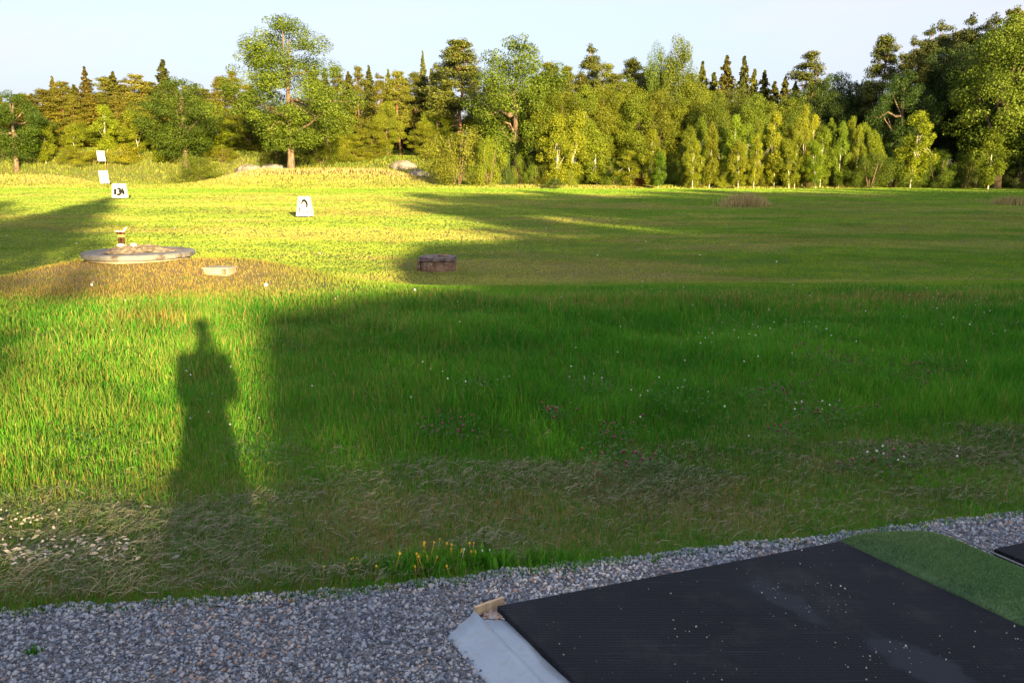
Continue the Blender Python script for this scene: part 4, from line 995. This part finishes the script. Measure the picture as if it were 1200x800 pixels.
plant(540, 658, 160, .09, .07, 14, M_yel, 'yellow flowering clump right of the bushy green tuft', 3)
plant(568, 664, 90, .09, .035, 5, M_white, 'broad-leaved weed with two white flower heads at the gravel edge', 4, leafy=True)
plant(640, 660, 420, .07, .10, 0, M_yel, 'low bright green weed at the gravel edge left of the mat', 5, 'weed_clump')
plant(375, 700, 120, .03, .05, 0, M_yel, 'small green weed growing in the gravel', 6, 'weed_clump')
plant(40, 768, 50, .045, .012, 0, M_yel, 'tiny reddish weed standing in the gravel at lower left', 7, 'weed_clump')

# ------------------------------------------------------------------ the photographer (behind the camera)
M_skin = noise_col('skin', (.45, .26, .18), (.52, .32, .23), 6, rough=.5)
M_shirt = noise_col('dark_blue_jacket', (.03, .045, .09), (.05, .07, .12), 20)
M_trs = noise_col('grey_trousers', (.08, .08, .085), (.12, .12, .125), 20)
M_hair = noise_col('brown_hair', (.05, .03, .02), (.09, .055, .035), 40)
t = empty('person', (.1, -.36, 0), 0, 'standing photographer in dark jacket holding up a phone, behind the viewpoint', 'person')
def skin(name, verts, edges, rad, m, parent, root=0, sub=2):
    me = bpy.data.meshes.new(name); me.from_pydata(verts, edges, []); me.update(); o = link(name, me, m, parent)
    md = o.modifiers.new('skin', 'SKIN'); md.use_smooth_shade = True
    for i, r_ in enumerate(rad): o.data.skin_vertices[0].data[i].radius = r_ if isinstance(r_, tuple) else (r_, r_)
    o.data.skin_vertices[0].data[root].use_root = True
    s = o.modifiers.new('sub', 'SUBSURF'); s.levels = sub; s.render_levels = sub; return o
zh = 1.77
bv = [(0, 0, .98), (0, 0, 1.18), (0, 0, 1.42), (0, 0, 1.54), (0, .01, 1.61), (0, .02, 1.70), (0, .02, zh+.02), (0, .01, zh+.10)]
be = [(i, i+1) for i in range(7)]; br = [(.15, .11), (.14, .105), (.155, .11), (.06, .06), (.05, .055), (.06, .075), (.088, .10), (.062, .075)]
def addc(start, pts, rads):
    prev = start
    for p, r_ in zip(pts, rads): bv.append(p); be.append((prev, len(bv)-1)); br.append(r_); prev = len(bv)-1
    return prev
for s in (-1, 1):
    addc(0, [(s*.10, 0, .90), (s*.12, .01, .50), (s*.13, -.01, .10), (s*.14, .10, .035)], [.088, .058, .042, .035])
    w_ = addc(2, [(s*.17, 0, 1.50), (s*.175, .05, 1.22), (s*.10-.08, .27, 1.46), (s*.06-.09, .33, 1.55)], [.062, .046, .032, .03])
    for fi_ in range(4):
        addc(w_, [(s*.055-.09, .345, 1.55+.018*fi_), (s*.045-.10, .365+.004*fi_, 1.555+.018*fi_), (s*.03-.1, .362, 1.56+.018*fi_)], [.009, .008, .0065])
    addc(w_, [(s*.05-.095, .325, 1.60), (s*.03-.1, .33, 1.605)], [.010, .009])
skin('body', bv, be, br, M_skin, t)
sv = [(0, 0, .92), (0, 0, 1.18), (0, 0, 1.42), (0, 0, 1.52)]; se = [(0, 1), (1, 2), (2, 3)]; sr = [(.155, .125), (.145, .12), (.15, .12), (.058, .06)]
for s in (-1, 1):
    b = len(sv); sv += [(s*.175, 0, 1.50), (s*.175, .05, 1.22), (s*.11-.075, .25, 1.45)]; se += [(2, b), (b, b+1), (b+1, b+2)]; sr += [.08, .062, .044]
skin('jacket', sv, se, sr, M_shirt, t)
tv = [(0, 0, .98)]; te = []; trr = [(.16, .12)]
for s in (-1, 1):
    b = len(tv); tv += [(s*.10, 0, .88), (s*.12, .01, .50), (s*.13, -.01, .09)]; te += [(0, b), (b, b+1), (b+1, b+2)]; trr += [.105, .078, .062]
skin('trousers', tv, te, trr, M_trs, t)
skin('hair', [(0, -.02, zh-.01), (0, -.02, zh+.07), (0, .01, zh+.115)], [(0, 1), (1, 2)], [(.09, .085), (.10, .105), (.07, .085)], M_hair, t)
for s in (-1, 1):
    mb = MB(); mb.tube([(s*.14, -.05, .04), (s*.14, .04, .05), (s*.15, .17, .03), (s*.15, .21, .025)], [.035, .045, .038, .02], 10); mb.build('shoe', M_blk, t)
mb = MB(); mb.box((0, 0, 0), (.15, .008, .074)); ph = mb.build('phone', M_blk, None, (0, -.013, 1.595), bevel=.003); tag(ph, 'black phone held up by the photographer, behind the viewpoint', 'phone')

# ------------------------------------------------------------------ sky, sun
w = bpy.data.worlds.new('World'); sc.world = w; w.use_nodes = True; N = w.node_tree.nodes; L = w.node_tree.links
bg = N['Background']; sky = N.new('ShaderNodeTexSky'); sky.sky_type = 'NISHITA'; sky.sun_disc = False
sky.sun_elevation = EL; sky.sun_rotation = PI-AZ; sky.altitude = 50; sky.air_density = .7; sky.dust_density = 4.5; sky.ozone_density = 2.4
tc = N.new('ShaderNodeTexCoord'); mp = N.new('ShaderNodeMapping'); mp.inputs['Scale'].default_value = (1.6, 1.6, 11); L.new(tc.outputs['Generated'], mp.inputs[0])
n = N.new('ShaderNodeTexNoise'); n.inputs['Scale'].default_value = 1.7; n.inputs['Detail'].default_value = 7; n.inputs['Roughness'].default_value = .55; L.new(mp.outputs[0], n.inputs[0])
r = N.new('ShaderNodeValToRGB'); r.color_ramp.elements[0].position = .5; r.color_ramp.elements[1].position = .75; r.color_ramp.elements[0].color = (.6, .6, .6, 1); r.color_ramp.elements[0].position = .42; r.color_ramp.elements[1].color = (.85, .85, .85, 1); L.new(n.outputs[0], r.inputs[0])
L.new(mixn(N, L, r.outputs[0], sky.outputs[0], (1.84, 1.76, 1.90)), bg.inputs[0]); bg.inputs[1].default_value = .112
sd = bpy.data.lights.new('sun', 'SUN'); sd.energy = 4.7; sd.angle = R(.7); sd.color = (1, .73, .33); so = bpy.data.objects.new('sun', sd); C.objects.link(so)
dv = Vector((D[0]*math.cos(EL), D[1]*math.cos(EL), -math.sin(EL))); so.rotation_euler = dv.to_track_quat('-Z', 'Y').to_euler()

sc.render.engine = 'CYCLES'
sc.cycles.max_bounces = 5; sc.cycles.diffuse_bounces = 3; sc.cycles.transmission_bounces = 3; sc.cycles.transparent_max_bounces = 4
sc.render.resolution_x = 1024; sc.render.resolution_y = 682
vs_ = sc.view_settings; sc.display_settings.display_device = 'sRGB'
vs_.view_transform = 'Standard'; vs_.look = 'None'; vs_.exposure = 2.22; vs_.gamma = 1; vs_.use_curve_mapping = False
